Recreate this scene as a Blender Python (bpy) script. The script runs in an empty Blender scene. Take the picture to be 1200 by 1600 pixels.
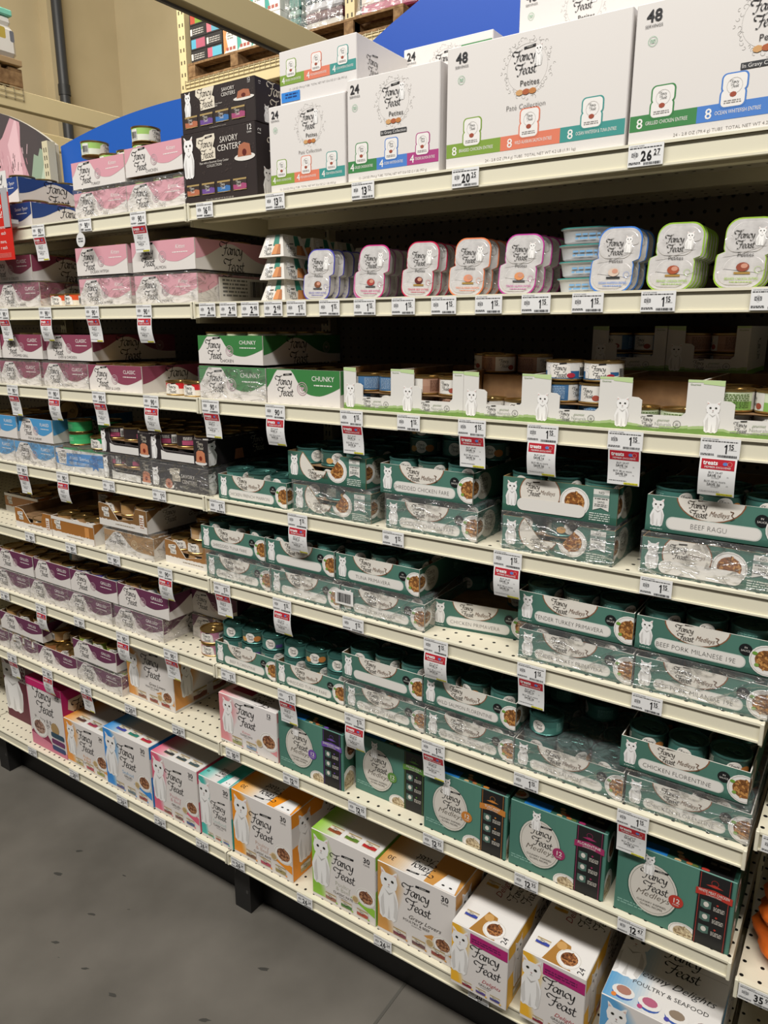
import bpy, math, random
from math import sin, cos, pi, radians, atan2, hypot
from mathutils import Matrix, Vector

# ------------------------------------------------------------------ camera
scene = bpy.context.scene
COL = scene.collection
cam_d = bpy.data.cameras.new('camera'); cam = bpy.data.objects.new('camera', cam_d); COL.objects.link(cam)
scene.camera = cam
cam_d.sensor_fit = 'VERTICAL'; cam_d.sensor_height = 36.0; cam_d.lens = 25.89
cam_d.clip_start = 0.02; cam_d.clip_end = 60
YAW, PITCH, ROLL = 0.5935, -0.2462, -0.0012
fw = Vector((-sin(YAW)*cos(PITCH), cos(YAW)*cos(PITCH), sin(PITCH)))
rt = Vector((cos(YAW), sin(YAW), 0)); up = rt.cross(fw)
r2 = rt*cos(ROLL)+up*sin(ROLL); u2 = -rt*sin(ROLL)+up*cos(ROLL)
mw = Matrix((r2, u2, -fw)).transposed().to_4x4(); mw.translation = Vector((1.3034, -1.1764, 1.5916))
cam.matrix_world = mw

# ------------------------------------------------------------------ world, lights, exposure
wd = bpy.data.worlds.new('world'); scene.world = wd; wd.use_nodes = True
wd.node_tree.nodes['Background'].inputs[0].default_value = (1.0, 0.97, 0.94, 1)
wd.node_tree.nodes['Background'].inputs[1].default_value = 0.06
def area(name, loc, tgt, sx, sy, power, col=(1, .975, .935)):
    l = bpy.data.lights.new(name, 'AREA'); l.shape = 'RECTANGLE'; l.size = sx; l.size_y = sy
    l.energy = power; l.color = col
    o = bpy.data.objects.new(name, l); COL.objects.link(o); o.location = loc
    o.rotation_euler = (Vector(tgt)-Vector(loc)).to_track_quat('-Z', 'Y').to_euler()
    return o
area('aisle_light', (0.5, -2.35, 5.0), (0.3, 0, 1.0), 7.0, 0.3, 385)
area('far_light', (-4.6, 1.2, 6.0), (-6.4, 4.5, 3.2), 3.0, 0.6, 200, (1, .93, .8))
area('rack_light', (-1.0, 1.0, 6.0), (-2.2, 3.6, 3.8), 3.0, 0.6, 80, (1, .95, .85))
vs = scene.view_settings
vs.view_transform = 'Standard'; vs.look = 'None'; vs.gamma = 1; vs.exposure = 0.0
try: vs.use_curve_mapping = False
except Exception: pass

random.seed(7)
# ------------------------------------------------------------------ materials
def lin(h):
    h = h.lstrip('#'); r = []
    for i in (0, 2, 4):
        c = int(h[i:i+2], 16)/255
        r.append(c/12.92 if c <= .04045 else ((c+.055)/1.055)**2.4)
    return (*r, 1)
MATS = {}
def C(h, rough=.5, metal=0.0, spec=.4):
    k = (h, rough, metal)
    if k in MATS: return MATS[k]
    m = bpy.data.materials.new('print_'+h.strip('#')); m.use_nodes = True
    b = m.node_tree.nodes['Principled BSDF']
    b.inputs['Base Color'].default_value = lin(h); b.inputs['Roughness'].default_value = rough
    b.inputs['Metallic'].default_value = metal; b.inputs['Specular IOR Level'].default_value = spec
    MATS[k] = m; return m
def noisy(name, h1, h2, scale, rough=.5, metal=0, bump=0, detail=4, lo=.35, hi=.65, rr=0):
    m = bpy.data.materials.new(name); m.use_nodes = True; nt = m.node_tree; N = nt.nodes; L = nt.links
    b = N['Principled BSDF']; tc = N.new('ShaderNodeTexCoord'); no = N.new('ShaderNodeTexNoise')
    no.inputs['Scale'].default_value = scale; no.inputs['Detail'].default_value = detail
    L.new(tc.outputs['Object'], no.inputs['Vector'])
    cr = N.new('ShaderNodeValToRGB'); cr.color_ramp.elements[0].position = lo; cr.color_ramp.elements[1].position = hi
    cr.color_ramp.elements[0].color = lin(h1); cr.color_ramp.elements[1].color = lin(h2)
    L.new(no.outputs['Fac'], cr.inputs[0]); L.new(cr.outputs[0], b.inputs['Base Color'])
    b.inputs['Roughness'].default_value = rough; b.inputs['Metallic'].default_value = metal
    b.inputs['Specular IOR Level'].default_value = .4
    if bump:
        bp = N.new('ShaderNodeBump'); bp.inputs['Strength'].default_value = bump; bp.inputs['Distance'].default_value = .002
        L.new(no.outputs['Fac'], bp.inputs['Height']); L.new(bp.outputs[0], b.inputs['Normal'])
    return m
def holes(name, base, px, py, r, axes, ox=0, oy=0, rough=.5):
    """sheet metal / board with a grid of punched holes"""
    m = bpy.data.materials.new(name); m.use_nodes = True; nt = m.node_tree; N = nt.nodes; L = nt.links
    b = N['Principled BSDF']; tc = N.new('ShaderNodeTexCoord'); sp = N.new('ShaderNodeSeparateXYZ')
    L.new(tc.outputs['Object'], sp.inputs[0])
    def mth(op, a, bb=None):
        n = N.new('ShaderNodeMath'); n.operation = op
        for i, q in enumerate((a, bb)):
            if q is None: continue
            if isinstance(q, (int, float)): n.inputs[i].default_value = q
            else: L.new(q, n.inputs[i])
        return n.outputs[0]
    def cell(s, p, o):
        return mth('MULTIPLY', mth('SUBTRACT', mth('FRACT', mth('ADD', mth('DIVIDE', s, p), o)), .5), p)
    a = cell(sp.outputs[axes[0]], px, ox); c = cell(sp.outputs[axes[1]], py, oy)
    d = mth('SQRT', mth('ADD', mth('MULTIPLY', a, a), mth('MULTIPLY', c, c)))
    f = mth('LESS_THAN', d, r)
    mx = N.new('ShaderNodeMix'); mx.data_type = 'RGBA'
    L.new(f, mx.inputs['Factor']); mx.inputs['A'].default_value = lin(base); mx.inputs['B'].default_value = lin('0c0b0a')
    L.new(mx.outputs['Result'], b.inputs['Base Color']); b.inputs['Roughness'].default_value = rough
    b.inputs['Specular IOR Level'].default_value = .35
    return m
CREAM = C('ddd7c0', .38); CREAM_D = C('c9c0a2', .45)
DECK = holes('perforated_deck', 'd9d1ba', .028, .034, .0034, (0, 1), .2, .1)
PEG = holes('pegboard', '6a5e50', .0254, .0254, .0036, (0, 2))
KRAFT = noisy('kraft_board', '74573a', '866847', 40, .8)
WHITEB = C('e3ddd8', .45); BLACK = C('141312', .5)
GOLD = C('b3935a', .28, .9); TEALRIM = C('44716a', .3, .6); SILVER = C('b9b6b0', .25, .9)
INK = '17161a'
def film_mat(name, milky=.05, lo=.02, hi=.45, scale=9):
    m = bpy.data.materials.new(name); m.use_nodes = True; nt = m.node_tree; N = nt.nodes; L = nt.links
    N.remove(N['Principled BSDF']); out = N['Material Output']
    tc = N.new('ShaderNodeTexCoord'); mp = N.new('ShaderNodeMapping'); mp.inputs['Scale'].default_value = (1, 1.3, 2.6)
    mp.inputs['Rotation'].default_value = (.3, .5, .2)
    L.new(tc.outputs['Object'], mp.inputs[0])
    no = N.new('ShaderNodeTexNoise'); no.inputs['Scale'].default_value = scale; no.inputs['Detail'].default_value = 5; no.inputs['Distortion'].default_value = 2.2
    L.new(mp.outputs[0], no.inputs['Vector'])
    bp = N.new('ShaderNodeBump'); bp.inputs['Strength'].default_value = 1; bp.inputs['Distance'].default_value = .012
    L.new(no.outputs['Fac'], bp.inputs['Height'])
    cr = N.new('ShaderNodeValToRGB'); e = cr.color_ramp.elements
    e[0].position = .44; e[0].color = (lo,)*3+(1,); e[1].position = .5; e[1].color = (hi,)*3+(1,)
    k = e.new(.56); k.color = (lo,)*3+(1,)
    L.new(no.outputs['Fac'], cr.inputs[0])
    tr = N.new('ShaderNodeBsdfTransparent'); gl = N.new('ShaderNodeBsdfGlossy'); gl.inputs['Roughness'].default_value = .17
    df = N.new('ShaderNodeBsdfDiffuse'); df.inputs[0].default_value = (.85, .85, .85, 1)
    L.new(bp.outputs[0], gl.inputs['Normal'])
    m1 = N.new('ShaderNodeMixShader'); m1.inputs[0].default_value = milky
    L.new(tr.outputs[0], m1.inputs[1]); L.new(df.outputs[0], m1.inputs[2])
    m2 = N.new('ShaderNodeMixShader'); L.new(cr.outputs[0], m2.inputs[0])
    L.new(m1.outputs[0], m2.inputs[1]); L.new(gl.outputs[0], m2.inputs[2])
    L.new(m2.outputs[0], out.inputs[0]); return m
FILM = film_mat('shrink_film', .07, .02, .5, 13); PWRAP = film_mat('pallet_film', .12, .03, .3, 3)

# ------------------------------------------------------------------ mesh builder
class M:
    def __init__(s): s.v = []; s.f = []; s.mi = []; s.mats = []; s.sm = []; s.smooth = False
    def m(s, mat):
        if isinstance(mat, str): mat = C(mat)
        if mat not in s.mats: s.mats.append(mat)
        return s.mats.index(mat)
    def face(s, pts, mat, sm=False):
        n = len(s.v); s.v += [tuple(p) for p in pts]; s.f.append(tuple(range(n, n+len(pts)))); s.mi.append(s.m(mat)); s.sm.append(sm)
    def faces(s, vs, fs, mat, sm=False):
        n = len(s.v); s.v += [tuple(p) for p in vs]; k = s.m(mat)
        for f in fs: s.f.append(tuple(i+n for i in f)); s.mi.append(k); s.sm.append(sm)
        if sm: s.smooth = True
    def box(s, x0, y0, z0, x1, y1, z1, mat, c=0.0, faces=None):
        """faces: dict of 'f','r','t','l','b','d' -> material"""
        fm = faces or {}
        P = lambda x, y, z: (x, y, z)
        if c <= 0:
            q = {'f': [(x0,y0,z0),(x1,y0,z0),(x1,y0,z1),(x0,y0,z1)], 'b': [(x1,y1,z0),(x0,y1,z0),(x0,y1,z1),(x1,y1,z1)],
                 'l': [(x0,y1,z0),(x0,y0,z0),(x0,y0,z1),(x0,y1,z1)], 'r': [(x1,y0,z0),(x1,y1,z0),(x1,y1,z1),(x1,y0,z1)],
                 't': [(x0,y0,z1),(x1,y0,z1),(x1,y1,z1),(x0,y1,z1)], 'd': [(x0,y1,z0),(x1,y1,z0),(x1,y0,z0),(x0,y0,z0)]}
            for k, p in q.items(): s.face(p, fm.get(k, mat))
            return
        X = (x0, x1); Y = (y0, y1); Z = (z0, z1); sg = (1, -1)
        def vx(i, j, k, ax):
            p = [X[i], Y[j], Z[k]]
            for a, q in enumerate((i, j, k)):
                if a != ax: p[a] += sg[q]*c
            return tuple(p)
        s.face([vx(0,0,0,1),vx(1,0,0,1),vx(1,0,1,1),vx(0,0,1,1)], fm.get('f', mat))
        s.face([vx(1,1,0,1),vx(0,1,0,1),vx(0,1,1,1),vx(1,1,1,1)], fm.get('b', mat))
        s.face([vx(0,1,0,0),vx(0,0,0,0),vx(0,0,1,0),vx(0,1,1,0)], fm.get('l', mat))
        s.face([vx(1,0,0,0),vx(1,1,0,0),vx(1,1,1,0),vx(1,0,1,0)], fm.get('r', mat))
        s.face([vx(0,0,1,2),vx(1,0,1,2),vx(1,1,1,2),vx(0,1,1,2)], fm.get('t', mat))
        s.face([vx(0,1,0,2),vx(1,1,0,2),vx(1,0,0,2),vx(0,0,0,2)], fm.get('d', mat))
        for j in (0, 1):
            for k in (0, 1): s.face([vx(0,j,k,1),vx(1,j,k,1),vx(1,j,k,2),vx(0,j,k,2)], mat)
        for i in (0, 1):
            for k in (0, 1): s.face([vx(i,0,k,0),vx(i,1,k,0),vx(i,1,k,2),vx(i,0,k,2)], mat)
            for j in (0, 1): s.face([vx(i,j,0,0),vx(i,j,1,0),vx(i,j,1,1),vx(i,j,0,1)], mat)
        for i in (0, 1):
            for j in (0, 1):
                for k in (0, 1): s.face([vx(i,j,k,0),vx(i,j,k,1),vx(i,j,k,2)], mat)
    def prism(s, poly, o, u, v, t, mat, back=None, edge=None):
        """2-D outline extruded backwards by t; o origin, u,v axes (front normal = u x v)"""
        o, u, v = Vector(o), Vector(u), Vector(v); n = u.cross(v)
        F = [o+u*x+v*y for x, y in poly]; B = [p-n*t for p in F]
        s.face(F, mat); s.face(B[::-1], back or mat)
        for i in range(len(F)):
            j = (i+1) % len(F); s.face([F[i], B[i], B[j], F[j]], edge or back or mat)
    def lathe(s, prof, n=24, cx=0, cy=0, cz=0, cap0=True, cap1=True):
        """prof: list of (r,z,mat for the segment to the next point)"""
        rings = []
        for r, z, *_ in prof:
            rings.append([(cx+r*cos(2*pi*i/n), cy+r*sin(2*pi*i/n), cz+z) for i in range(n)])
        for k in range(len(prof)-1):
            vs = rings[k]+rings[k+1]
            s.faces(vs, [(i, (i+1) % n, n+(i+1) % n, n+i) for i in range(n)], prof[k][2], True)
        if cap0 and prof[0][0] > 1e-5: s.face(rings[0][::-1], prof[0][2])
        if cap1 and prof[-1][0] > 1e-5: s.face(rings[-1], prof[-2][2])
    def tube(s, pts, r, mat, n=8):
        pts = [Vector(p) for p in pts]; rings = []
        for i, p in enumerate(pts):
            d = (pts[min(i+1, len(pts)-1)]-pts[max(i-1, 0)]).normalized()
            a = d.orthogonal().normalized() if i == 0 else (a-d*a.dot(d)).normalized()
            b = d.cross(a); rings.append([p+a*r*cos(2*pi*k/n)+b*r*sin(2*pi*k/n) for k in range(n)])
        for k in range(len(pts)-1):
            s.faces(rings[k]+rings[k+1], [(i, (i+1) % n, n+(i+1) % n, n+i) for i in range(n)], mat, True)
        s.face(rings[0][::-1], mat); s.face(rings[-1], mat)
    def art(s, A, o, u, v, cells=None, step=.00022):
        o, u, v = Vector(o), Vector(u), Vector(v); n = u.cross(v)
        for poly, mat, z in A.items:
            for q in (clip_cells(poly, cells) if cells else [poly]):
                s.face([o+u*x+v*y+n*((z+1)*step) for x, y in q], mat)
    def artfn(s, A, fn, strip=.004, step=.00022):
        for poly, mat, z in A.items:
            xs = [p[0] for p in poly]; a = math.floor(min(xs)/strip)
            while a*strip < max(xs):
                q = clip_convex(poly, [(a*strip, -9), ((a+1)*strip, -9), ((a+1)*strip, 9), (a*strip, 9)])
                if len(q) > 2: s.face([fn(x, y, (z+1)*step) for x, y in q], mat)
                a += 1
    def build(s, name, parent=None, loc=(0, 0, 0), rot=0):
        me = bpy.data.meshes.new(name); me.from_pydata(s.v, [], s.f)
        for m in s.mats: me.materials.append(m)
        me.polygons.foreach_set('material_index', s.mi); me.polygons.foreach_set('use_smooth', s.sm)
        if s.smooth:
            import bmesh
            bm = bmesh.new(); bm.from_mesh(me); bmesh.ops.remove_doubles(bm, verts=bm.verts, dist=.00003); bm.to_mesh(me); bm.free()
            me.set_sharp_from_angle(angle=radians(35))
        me.update()
        o = bpy.data.objects.new(name, me); COL.objects.link(o); o.location = loc; o.rotation_euler = (0, 0, rot)
        if parent: o.parent = parent
        return o
def clip_convex(poly, cell):
    out = list(poly)
    for i in range(len(cell)):
        a, b = cell[i], cell[(i+1) % len(cell)]
        ex, ey = b[0]-a[0], b[1]-a[1]; inp = out; out = []
        if not inp: break
        side = lambda p: ex*(p[1]-a[1])-ey*(p[0]-a[0])
        for k in range(len(inp)):
            p, q = inp[k], inp[(k+1) % len(inp)]; sp, sq = side(p), side(q)
            if sp >= 0: out.append(p)
            if (sp >= 0) != (sq >= 0):
                t = sp/(sp-sq); out.append((p[0]+(q[0]-p[0])*t, p[1]+(q[1]-p[1])*t))
    r = []
    for p in out:
        if not r or abs(p[0]-r[-1][0])+abs(p[1]-r[-1][1]) > 1e-7: r.append(p)
    return r
def clip_cells(poly, cells):
    for c in cells:
        q = clip_convex(poly, c)
        if len(q) > 2: yield q

# ------------------------------------------------------------------ lettering
TXT = {}
def glyphs(sv, off=0.0):
    k = (sv, off)
    if k in TXT: return TXT[k]
    cu = bpy.data.curves.new('t', 'FONT'); cu.body = sv; cu.size = 1.0; cu.resolution_u = 2; cu.offset = off; cu.fill_mode = 'BOTH'
    ob = bpy.data.objects.new('t', cu); COL.objects.link(ob)
    dg = bpy.context.evaluated_depsgraph_get(); me = bpy.data.meshes.new_from_object(ob.evaluated_get(dg))
    vs = [(v.co.x/.73, v.co.y/.73) for v in me.vertices]; fs = [tuple(p.vertices) for p in me.polygons]
    bpy.data.objects.remove(ob); bpy.data.curves.remove(cu); bpy.data.meshes.remove(me)
    w = max((v[0] for v in vs), default=0); TXT[k] = (vs, fs, w); return TXT[k]
def smooth_path(p, n=5):
    out = []
    for i in range(len(p)-1):
        a, b, c, d = p[max(i-1, 0)], p[i], p[i+1], p[min(i+2, len(p)-1)]
        for k in range(n):
            t = k/n
            out.append(tuple(.5*(2*b[j]+(c[j]-a[j])*t+(2*a[j]-5*b[j]+4*c[j]-d[j])*t*t+(3*b[j]-a[j]-3*c[j]+d[j])*t**3) for j in (0, 1)))
    out.append(p[-1]); return out
GL = {
 'F': ([[(1.25,2.0),(1.1,1.5),(.85,.8),(.55,.1),(.15,-.2),(-.2,-.1)], [(-.1,1.15),(-.5,1.25),(-.62,1.6),(-.3,1.92),(.2,1.88),(.8,1.78),(1.4,1.9),(2.0,2.15)], [(.35,.95),(.9,1.0),(1.5,1.12)]], 1.3),
 'a': ([[(1.0,.92),(.6,1.05),(.2,.75),(.05,.3),(.3,0),(.65,.2),(.95,.75)], [(1.08,1.02),(.92,.45),(.97,.05),(1.3,.25)]], 1.15),
 'n': ([[(0,.8),(.2,1),(.25,.7),(.1,0)], [(.18,.5),(.5,.95),(.8,.95),(.75,.5),(.78,.05),(1.1,.25)]], 1.05),
 'c': ([[(.85,.8),(.65,1.02),(.25,.8),(.08,.35),(.35,0),(.85,.25)]], .88),
 'y': ([[(0,.8),(.15,1),(.22,.6),(.35,.1),(.7,.3),(.95,1.0)], [(.98,1.02),(.8,.1),(.5,-.6),(.1,-.75),(-.2,-.55)]], 1.0),
 'e': ([[(.1,.45),(.6,.6),(.8,.85),(.6,1.05),(.25,.8),(.08,.35),(.35,0),(.85,.25)]], .88),
 's': ([[(.72,.92),(.4,1.02),(.3,.75),(.62,.4),(.45,.02),(.02,.12)]], .78),
 't': ([[(.5,1.6),(.32,.8),(.2,.2),(.45,0),(.85,.25)], [(0,1.0),(.85,1.1)]], .8)}
def stroke_quads(p, n=5, wmin=.06, wmax=.25, pen=radians(35)):
    q = smooth_path(p, n); L, R = [], []
    for i in range(len(q)):
        a, b = q[max(i-1, 0)], q[min(i+1, len(q)-1)]; th = atan2(b[1]-a[1], b[0]-a[0])
        w = (wmin+(wmax-wmin)*abs(sin(th-pen)))/2
        if i in (0, len(q)-1): w *= .5
        nx, ny = -sin(th)*w, cos(th)*w
        L.append((q[i][0]+nx, q[i][1]+ny)); R.append((q[i][0]-nx, q[i][1]-ny))
    return [[R[i], R[i+1], L[i+1], L[i]] for i in range(len(q)-1)]
def logo_quads(n=5):
    out = []
    for word, ox, oy, sc in (('Fancy', 0, 0, 1), ('Feast', .9, -2.6, 1)):
        x = 0
        for ch in word:
            st, adv = GL[ch]
            for p in st:
                for q in stroke_quads(p, n): out.append([((ox+(x+a)*sc)/6.1+.04, (oy+b*sc)/5.2) for a, b in q])
            x += adv
    return out
LOGO = {5: logo_quads(5), 3: logo_quads(3)}
def sketch(word_strokes): return word_strokes

class Art:
    def __init__(s): s.items = []; s.k = 0
    def poly(s, pts, mat, z=0, keep=False):
        if not keep: s.k += 1
        z += s.k*.012
        a = sum(pts[i][0]*pts[(i+1) % len(pts)][1]-pts[(i+1) % len(pts)][0]*pts[i][1] for i in range(len(pts)))
        s.items.append(([tuple(p) for p in (pts if a > 0 else pts[::-1])], C(mat) if isinstance(mat, str) else mat, z)); return s
    def rect(s, x0, y0, x1, y1, mat, z=0, keep=False): return s.poly([(x0,y0),(x1,y0),(x1,y1),(x0,y1)], mat, z, keep)
    def ell(s, cx, cy, rx, ry, mat, z=0, n=20, a0=0, a1=2*pi):
        full = abs(a1-a0-2*pi) < 1e-6; k = n if full else n+1
        return s.poly([(cx+rx*cos(a0+(a1-a0)*i/n), cy+ry*sin(a0+(a1-a0)*i/n)) for i in range(k)], mat, z)
    def ring(s, cx, cy, r, w, mat, z=0, n=20, ry=None):
        ry = ry or r
        for i in range(n):
            a, b = 2*pi*i/n, 2*pi*(i+1)/n
            s.k += i == 0
            s.poly([(cx+(r-w)*cos(a),cy+(ry-w)*sin(a)),(cx+r*cos(a),cy+ry*sin(a)),(cx+r*cos(b),cy+ry*sin(b)),(cx+(r-w)*cos(b),cy+(ry-w)*sin(b))], mat, z, True)
        return s
    def rrect(s, x0, y0, x1, y1, r, mat, z=0, n=5):
        p = []
        for cx, cy, a in ((x1-r,y1-r,0),(x0+r,y1-r,pi/2),(x0+r,y0+r,pi),(x1-r,y0+r,1.5*pi)):
            p += [(cx+r*cos(a+pi/2*i/n), cy+r*sin(a+pi/2*i/n)) for i in range(n+1)]
        return s.poly(p, mat, z)
    def line(s, pts, w, mat, z=0, keep=False):
        for i in range(len(pts)-1):
            (x0,y0),(x1,y1) = pts[i],pts[i+1]; d = hypot(x1-x0,y1-y0) or 1; nx, ny = -(y1-y0)/d*w/2, (x1-x0)/d*w/2
            s.poly([(x0-nx,y0-ny),(x1-nx,y1-ny),(x1+nx,y1+ny),(x0+nx,y0+ny)], mat, z, True)
        return s
    def text(s, t, x, y, h, mat, z=1, align='C', sx=1., slant=0., rot=0., off=0., maxw=None):
        s.k += 1; z += s.k*.012
        vs, fs, w = glyphs(t, off); k = h*sx
        if maxw and w*k > maxw: k = maxw/w
        dx = {'C': -w/2, 'L': 0, 'R': -w}[align]; m = C(mat) if isinstance(mat, str) else mat
        P = []
        for a, b in vs:
            px, py = (a+dx)*k+slant*b*h, b*h
            P.append((x+px*cos(rot)-py*sin(rot), y+px*sin(rot)+py*cos(rot)))
        for f in fs: s.items.append(([P[i] for i in f], m, z))
        return s
    def logo(s, cx, cy, w, mat=INK, z=1, n=5, bar=True, flip=False, halo=None, rot=0.):
        """script lettering of width w centred on cx,cy"""
        m = C(mat); sg = -1 if flip else 1
        T = lambda p: (cx+sg*((p[0]-.47)*w*cos(rot)-(p[1]+.05)*w*sin(rot)), cy+sg*((p[0]-.47)*w*sin(rot)+(p[1]+.05)*w*cos(rot)))
        if halo: s.poly([T(p) for p in [(-.14,.1),(-.1,.42),(.3,.44),(.45,.5),(1.02,.5),(1.05,.3),(.9,-.02),(1.04,-.1),(1.04,-.52),(.15,-.54),(.12,-.1)]], halo, z-1)
        w *= .88; s.k += 1; z += s.k*.012
        for q in LOGO[n]: s.items.append(([T(p) for p in q], m, z))
        if bar:
            s.poly([T(p) for p in [(.42,.40),(.93,.44),(.95,.52),(.44,.48)]], m, z)
            if n == 5 and w > .03: s.text('PURINA', T((.69,.43))[0], T((.69,.43))[1], .05*w, 'd8d4cc', z+1, rot=rot+(pi if flip else 0)+.07, maxw=.44*w)
        return s
    def cat(s, x, y, h, z=1, w=.5, sit=True, eyes='3c3a2e', mir=False):
        """white long-haired cat"""
        k = h; g = -1 if mir else 1
        T = lambda a, b: (x+g*(a-.24)*k*w/.5, y+b*k)
        W, G, G2 = 'ebe9e6', 'cfccc8', 'b3b0ac'
        s.poly([T(*p) for p in [(.1,0),(.03,.05),(.02,.22),(-.01,.36),(.03,.48),(.08,.6),(.14,.7),(.36,.7),(.42,.58),(.47,.42),(.46,.25),(.43,.06),(.36,0),(.31,.02),(.25,0),(.16,.02)]], W, z)
        s.poly([T(*p) for p in [(.07,.66),(.04,.78),(.07,.88),(.05,1.0),(.1,.98),(.17,.92),(.32,.92),(.39,.98),(.44,1.0),(.42,.88),(.45,.78),(.42,.66),(.33,.6),(.25,.58),(.16,.6)]], W, z)
        s.poly([T(*p) for p in [(.07,.9),(.075,.96),(.13,.92)]], 'd8b8b0', z+1); s.poly([T(*p) for p in [(.42,.9),(.415,.96),(.36,.92)]], 'd8b8b0', z+1)
        s.poly([T(*p) for p in [(.1,.02),(.05,.2),(.06,.38),(.12,.5),(.13,.3),(.15,.1)]], G, z+1)
        s.poly([T(*p) for p in [(.42,.05),(.45,.25),(.43,.45),(.36,.58),(.38,.3),(.36,.1)]], G, z+1)
        s.poly([T(*p) for p in [(.22,.03),(.25,.3),(.28,.03)]], G, z+1)
        s.poly([T(*p) for p in [(.14,.6),(.25,.54),(.36,.6),(.25,.5)]], G2, z+1)
        for ex in (.165, .33):
            s.ell(*T(ex,.79), .036*k*w/.5, .027*k, eyes, z+2, 8); s.ell(*T(ex,.79), .015*k*w/.5, .022*k, '0c0c0c', z+3, 6)
        s.poly([T(*p) for p in [(.225,.72),(.27,.72),(.248,.695)]], 'a0706c', z+2)
        s.line([T(.248,.695),T(.248,.67),T(.22,.655)], .008*k, G2, z+2); s.line([T(.248,.67),T(.276,.655)], .008*k, G2, z+2)
        return s
    def bowl(s, cx, cy, r, z=1, food=('7c4f36', 'b07e58', '57311f'), rim='e6e2dc', n=34, sq=.8, seed=3):
        rd = random.Random(seed)
        s.ell(cx, cy, r, r*sq, rim, z, 22); s.ring(cx, cy, r*.93, r*.03, 'b8b2a8', z+1, 18, r*.93*sq)
        s.ell(cx, cy+r*.03, r*.68, r*.66*sq, food[0], z+1, 16)
        for i in range(n):
            a, q = rd.random()*2*pi, math.sqrt(rd.random())*.62*r; t = rd.random()*pi; l = r*.11; b = r*.045
            x, y = cx+q*cos(a), cy+r*.03+q*sin(a)*sq
            s.poly([(x-l*cos(t)-b*sin(t),y-l*sin(t)+b*cos(t)),(x-l*cos(t)+b*sin(t),y-l*sin(t)-b*cos(t)),(x+l*cos(t)+b*sin(t),y+l*sin(t)-b*cos(t)),(x+l*cos(t)-b*sin(t),y+l*sin(t)+b*cos(t))], food[1+(i % 3 == 0)], z+2)
        return s
    def canicon(s, x, y, w, col, z=1, sk=-.18, dark=False):
        h = w*.62; P = lambda a, b: (x+a*w, y+b*h+a*w*sk*0)
        s.poly([P(0,.08),P(.5,-.04),P(1,.08),P(1,.9),P(0,.9)], 'd7cfbf' if not dark else '3a302c', z)
        s.poly([P(.0,.12),P(.5,0),P(1,.12),P(1,.48),P(.7,.58),P(.45,.42),P(0,.5)], col, z+1)
        s.rect(x, y+h*.84, x+w, y+h*.98, 'a88f5c', z+1); s.rect(x+.0*w, y+h*.02, x+w, y+h*.07, 'a88f5c', z+1)
        s.logo(x+w*.42, y+h*.56, w*.42, INK if not dark else 'e8e2d8', z+2, 3, False)
        return s
    def seal(s, cx, cy, r, col, z=1):
        s.ring(cx, cy, r, r*.12, col, z); s.ring(cx, cy, r*.68, r*.09, col, z)
        s.poly([(cx,cy-r*.4),(cx+r*.4,cy+r*.1),(cx+r*.2,cy+r*.35),(cx,cy+r*.15),(cx-r*.2,cy+r*.35),(cx-r*.4,cy+r*.1)], col, z)
        return s
    def fine(s, x, y, w, h, n, col='6e6a66', z=1, seed=1):
        """rows of tiny unreadable print"""
        rd = random.Random(seed); rh = h/n; s.k += 1
        for i in range(n):
            a = x
            while a < x+w:
                l = rd.uniform(.6, 2.4)*rh; s.rect(a, y+i*rh+rh*.25, min(a+l, x+w), y+i*rh+rh*.75, col, z, True); a += l+rh*.35
        return s
    def digits(s, t, x, y, h, mat, z, align='L', sx=.75, off=.02):
        wd = lambda c: (.42 if c == '1' else glyphs(c, off)[2]+.10)*h*sx
        tot = sum(wd(c) for c in t); x = x-tot if align == 'R' else x
        for c in t:
            if c == '1': k = h*sx; s.poly([(x+.16*k, y), (x+.33*k, y), (x+.33*k, y+h), (x+.20*k, y+h), (x-.02*k, y+h*.80), (x-.02*k, y+h*.68), (x+.16*k, y+h*.78)], mat, z)
            else: s.text(c, x, y, h, mat, z, 'L', sx=sx, off=off)
            x += wd(c)
        return s
    def barcode(s, x, y, w, h, z=1, seed=2, col=INK):
        rd = random.Random(seed); a = x; s.k += 1
        while a < x+w:
            l = rd.choice((.012, .02, .035))*w; s.rect(a, y, min(a+l, x+w), y+h, col, z, True); a += l+rd.choice((.012, .025))*w
        return s
    def grad(s, x0, y0, x1, y1, ca, cb, n=7, vert=False, z=0, bulge=0.):
        n = n*2; s.k += 1
        a = [int(ca[i:i+2], 16) for i in (0, 2, 4)]; b = [int(cb[i:i+2], 16) for i in (0, 2, 4)]
        for i in range(n):
            t = (i+.5)/n; c = ''.join('%02x' % round(a[k]+(b[k]-a[k])*t) for k in range(3))
            if vert: s.rect(x0, y0+(y1-y0)*i/n, x1, y0+(y1-y0)*(i+1)/n, c, z+.6, True)
            else: s.rect(x0+(x1-x0)*i/n, y0, x0+(x1-x0)*(i+1)/n, y1, c, z+.4, True)
        return s

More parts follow.
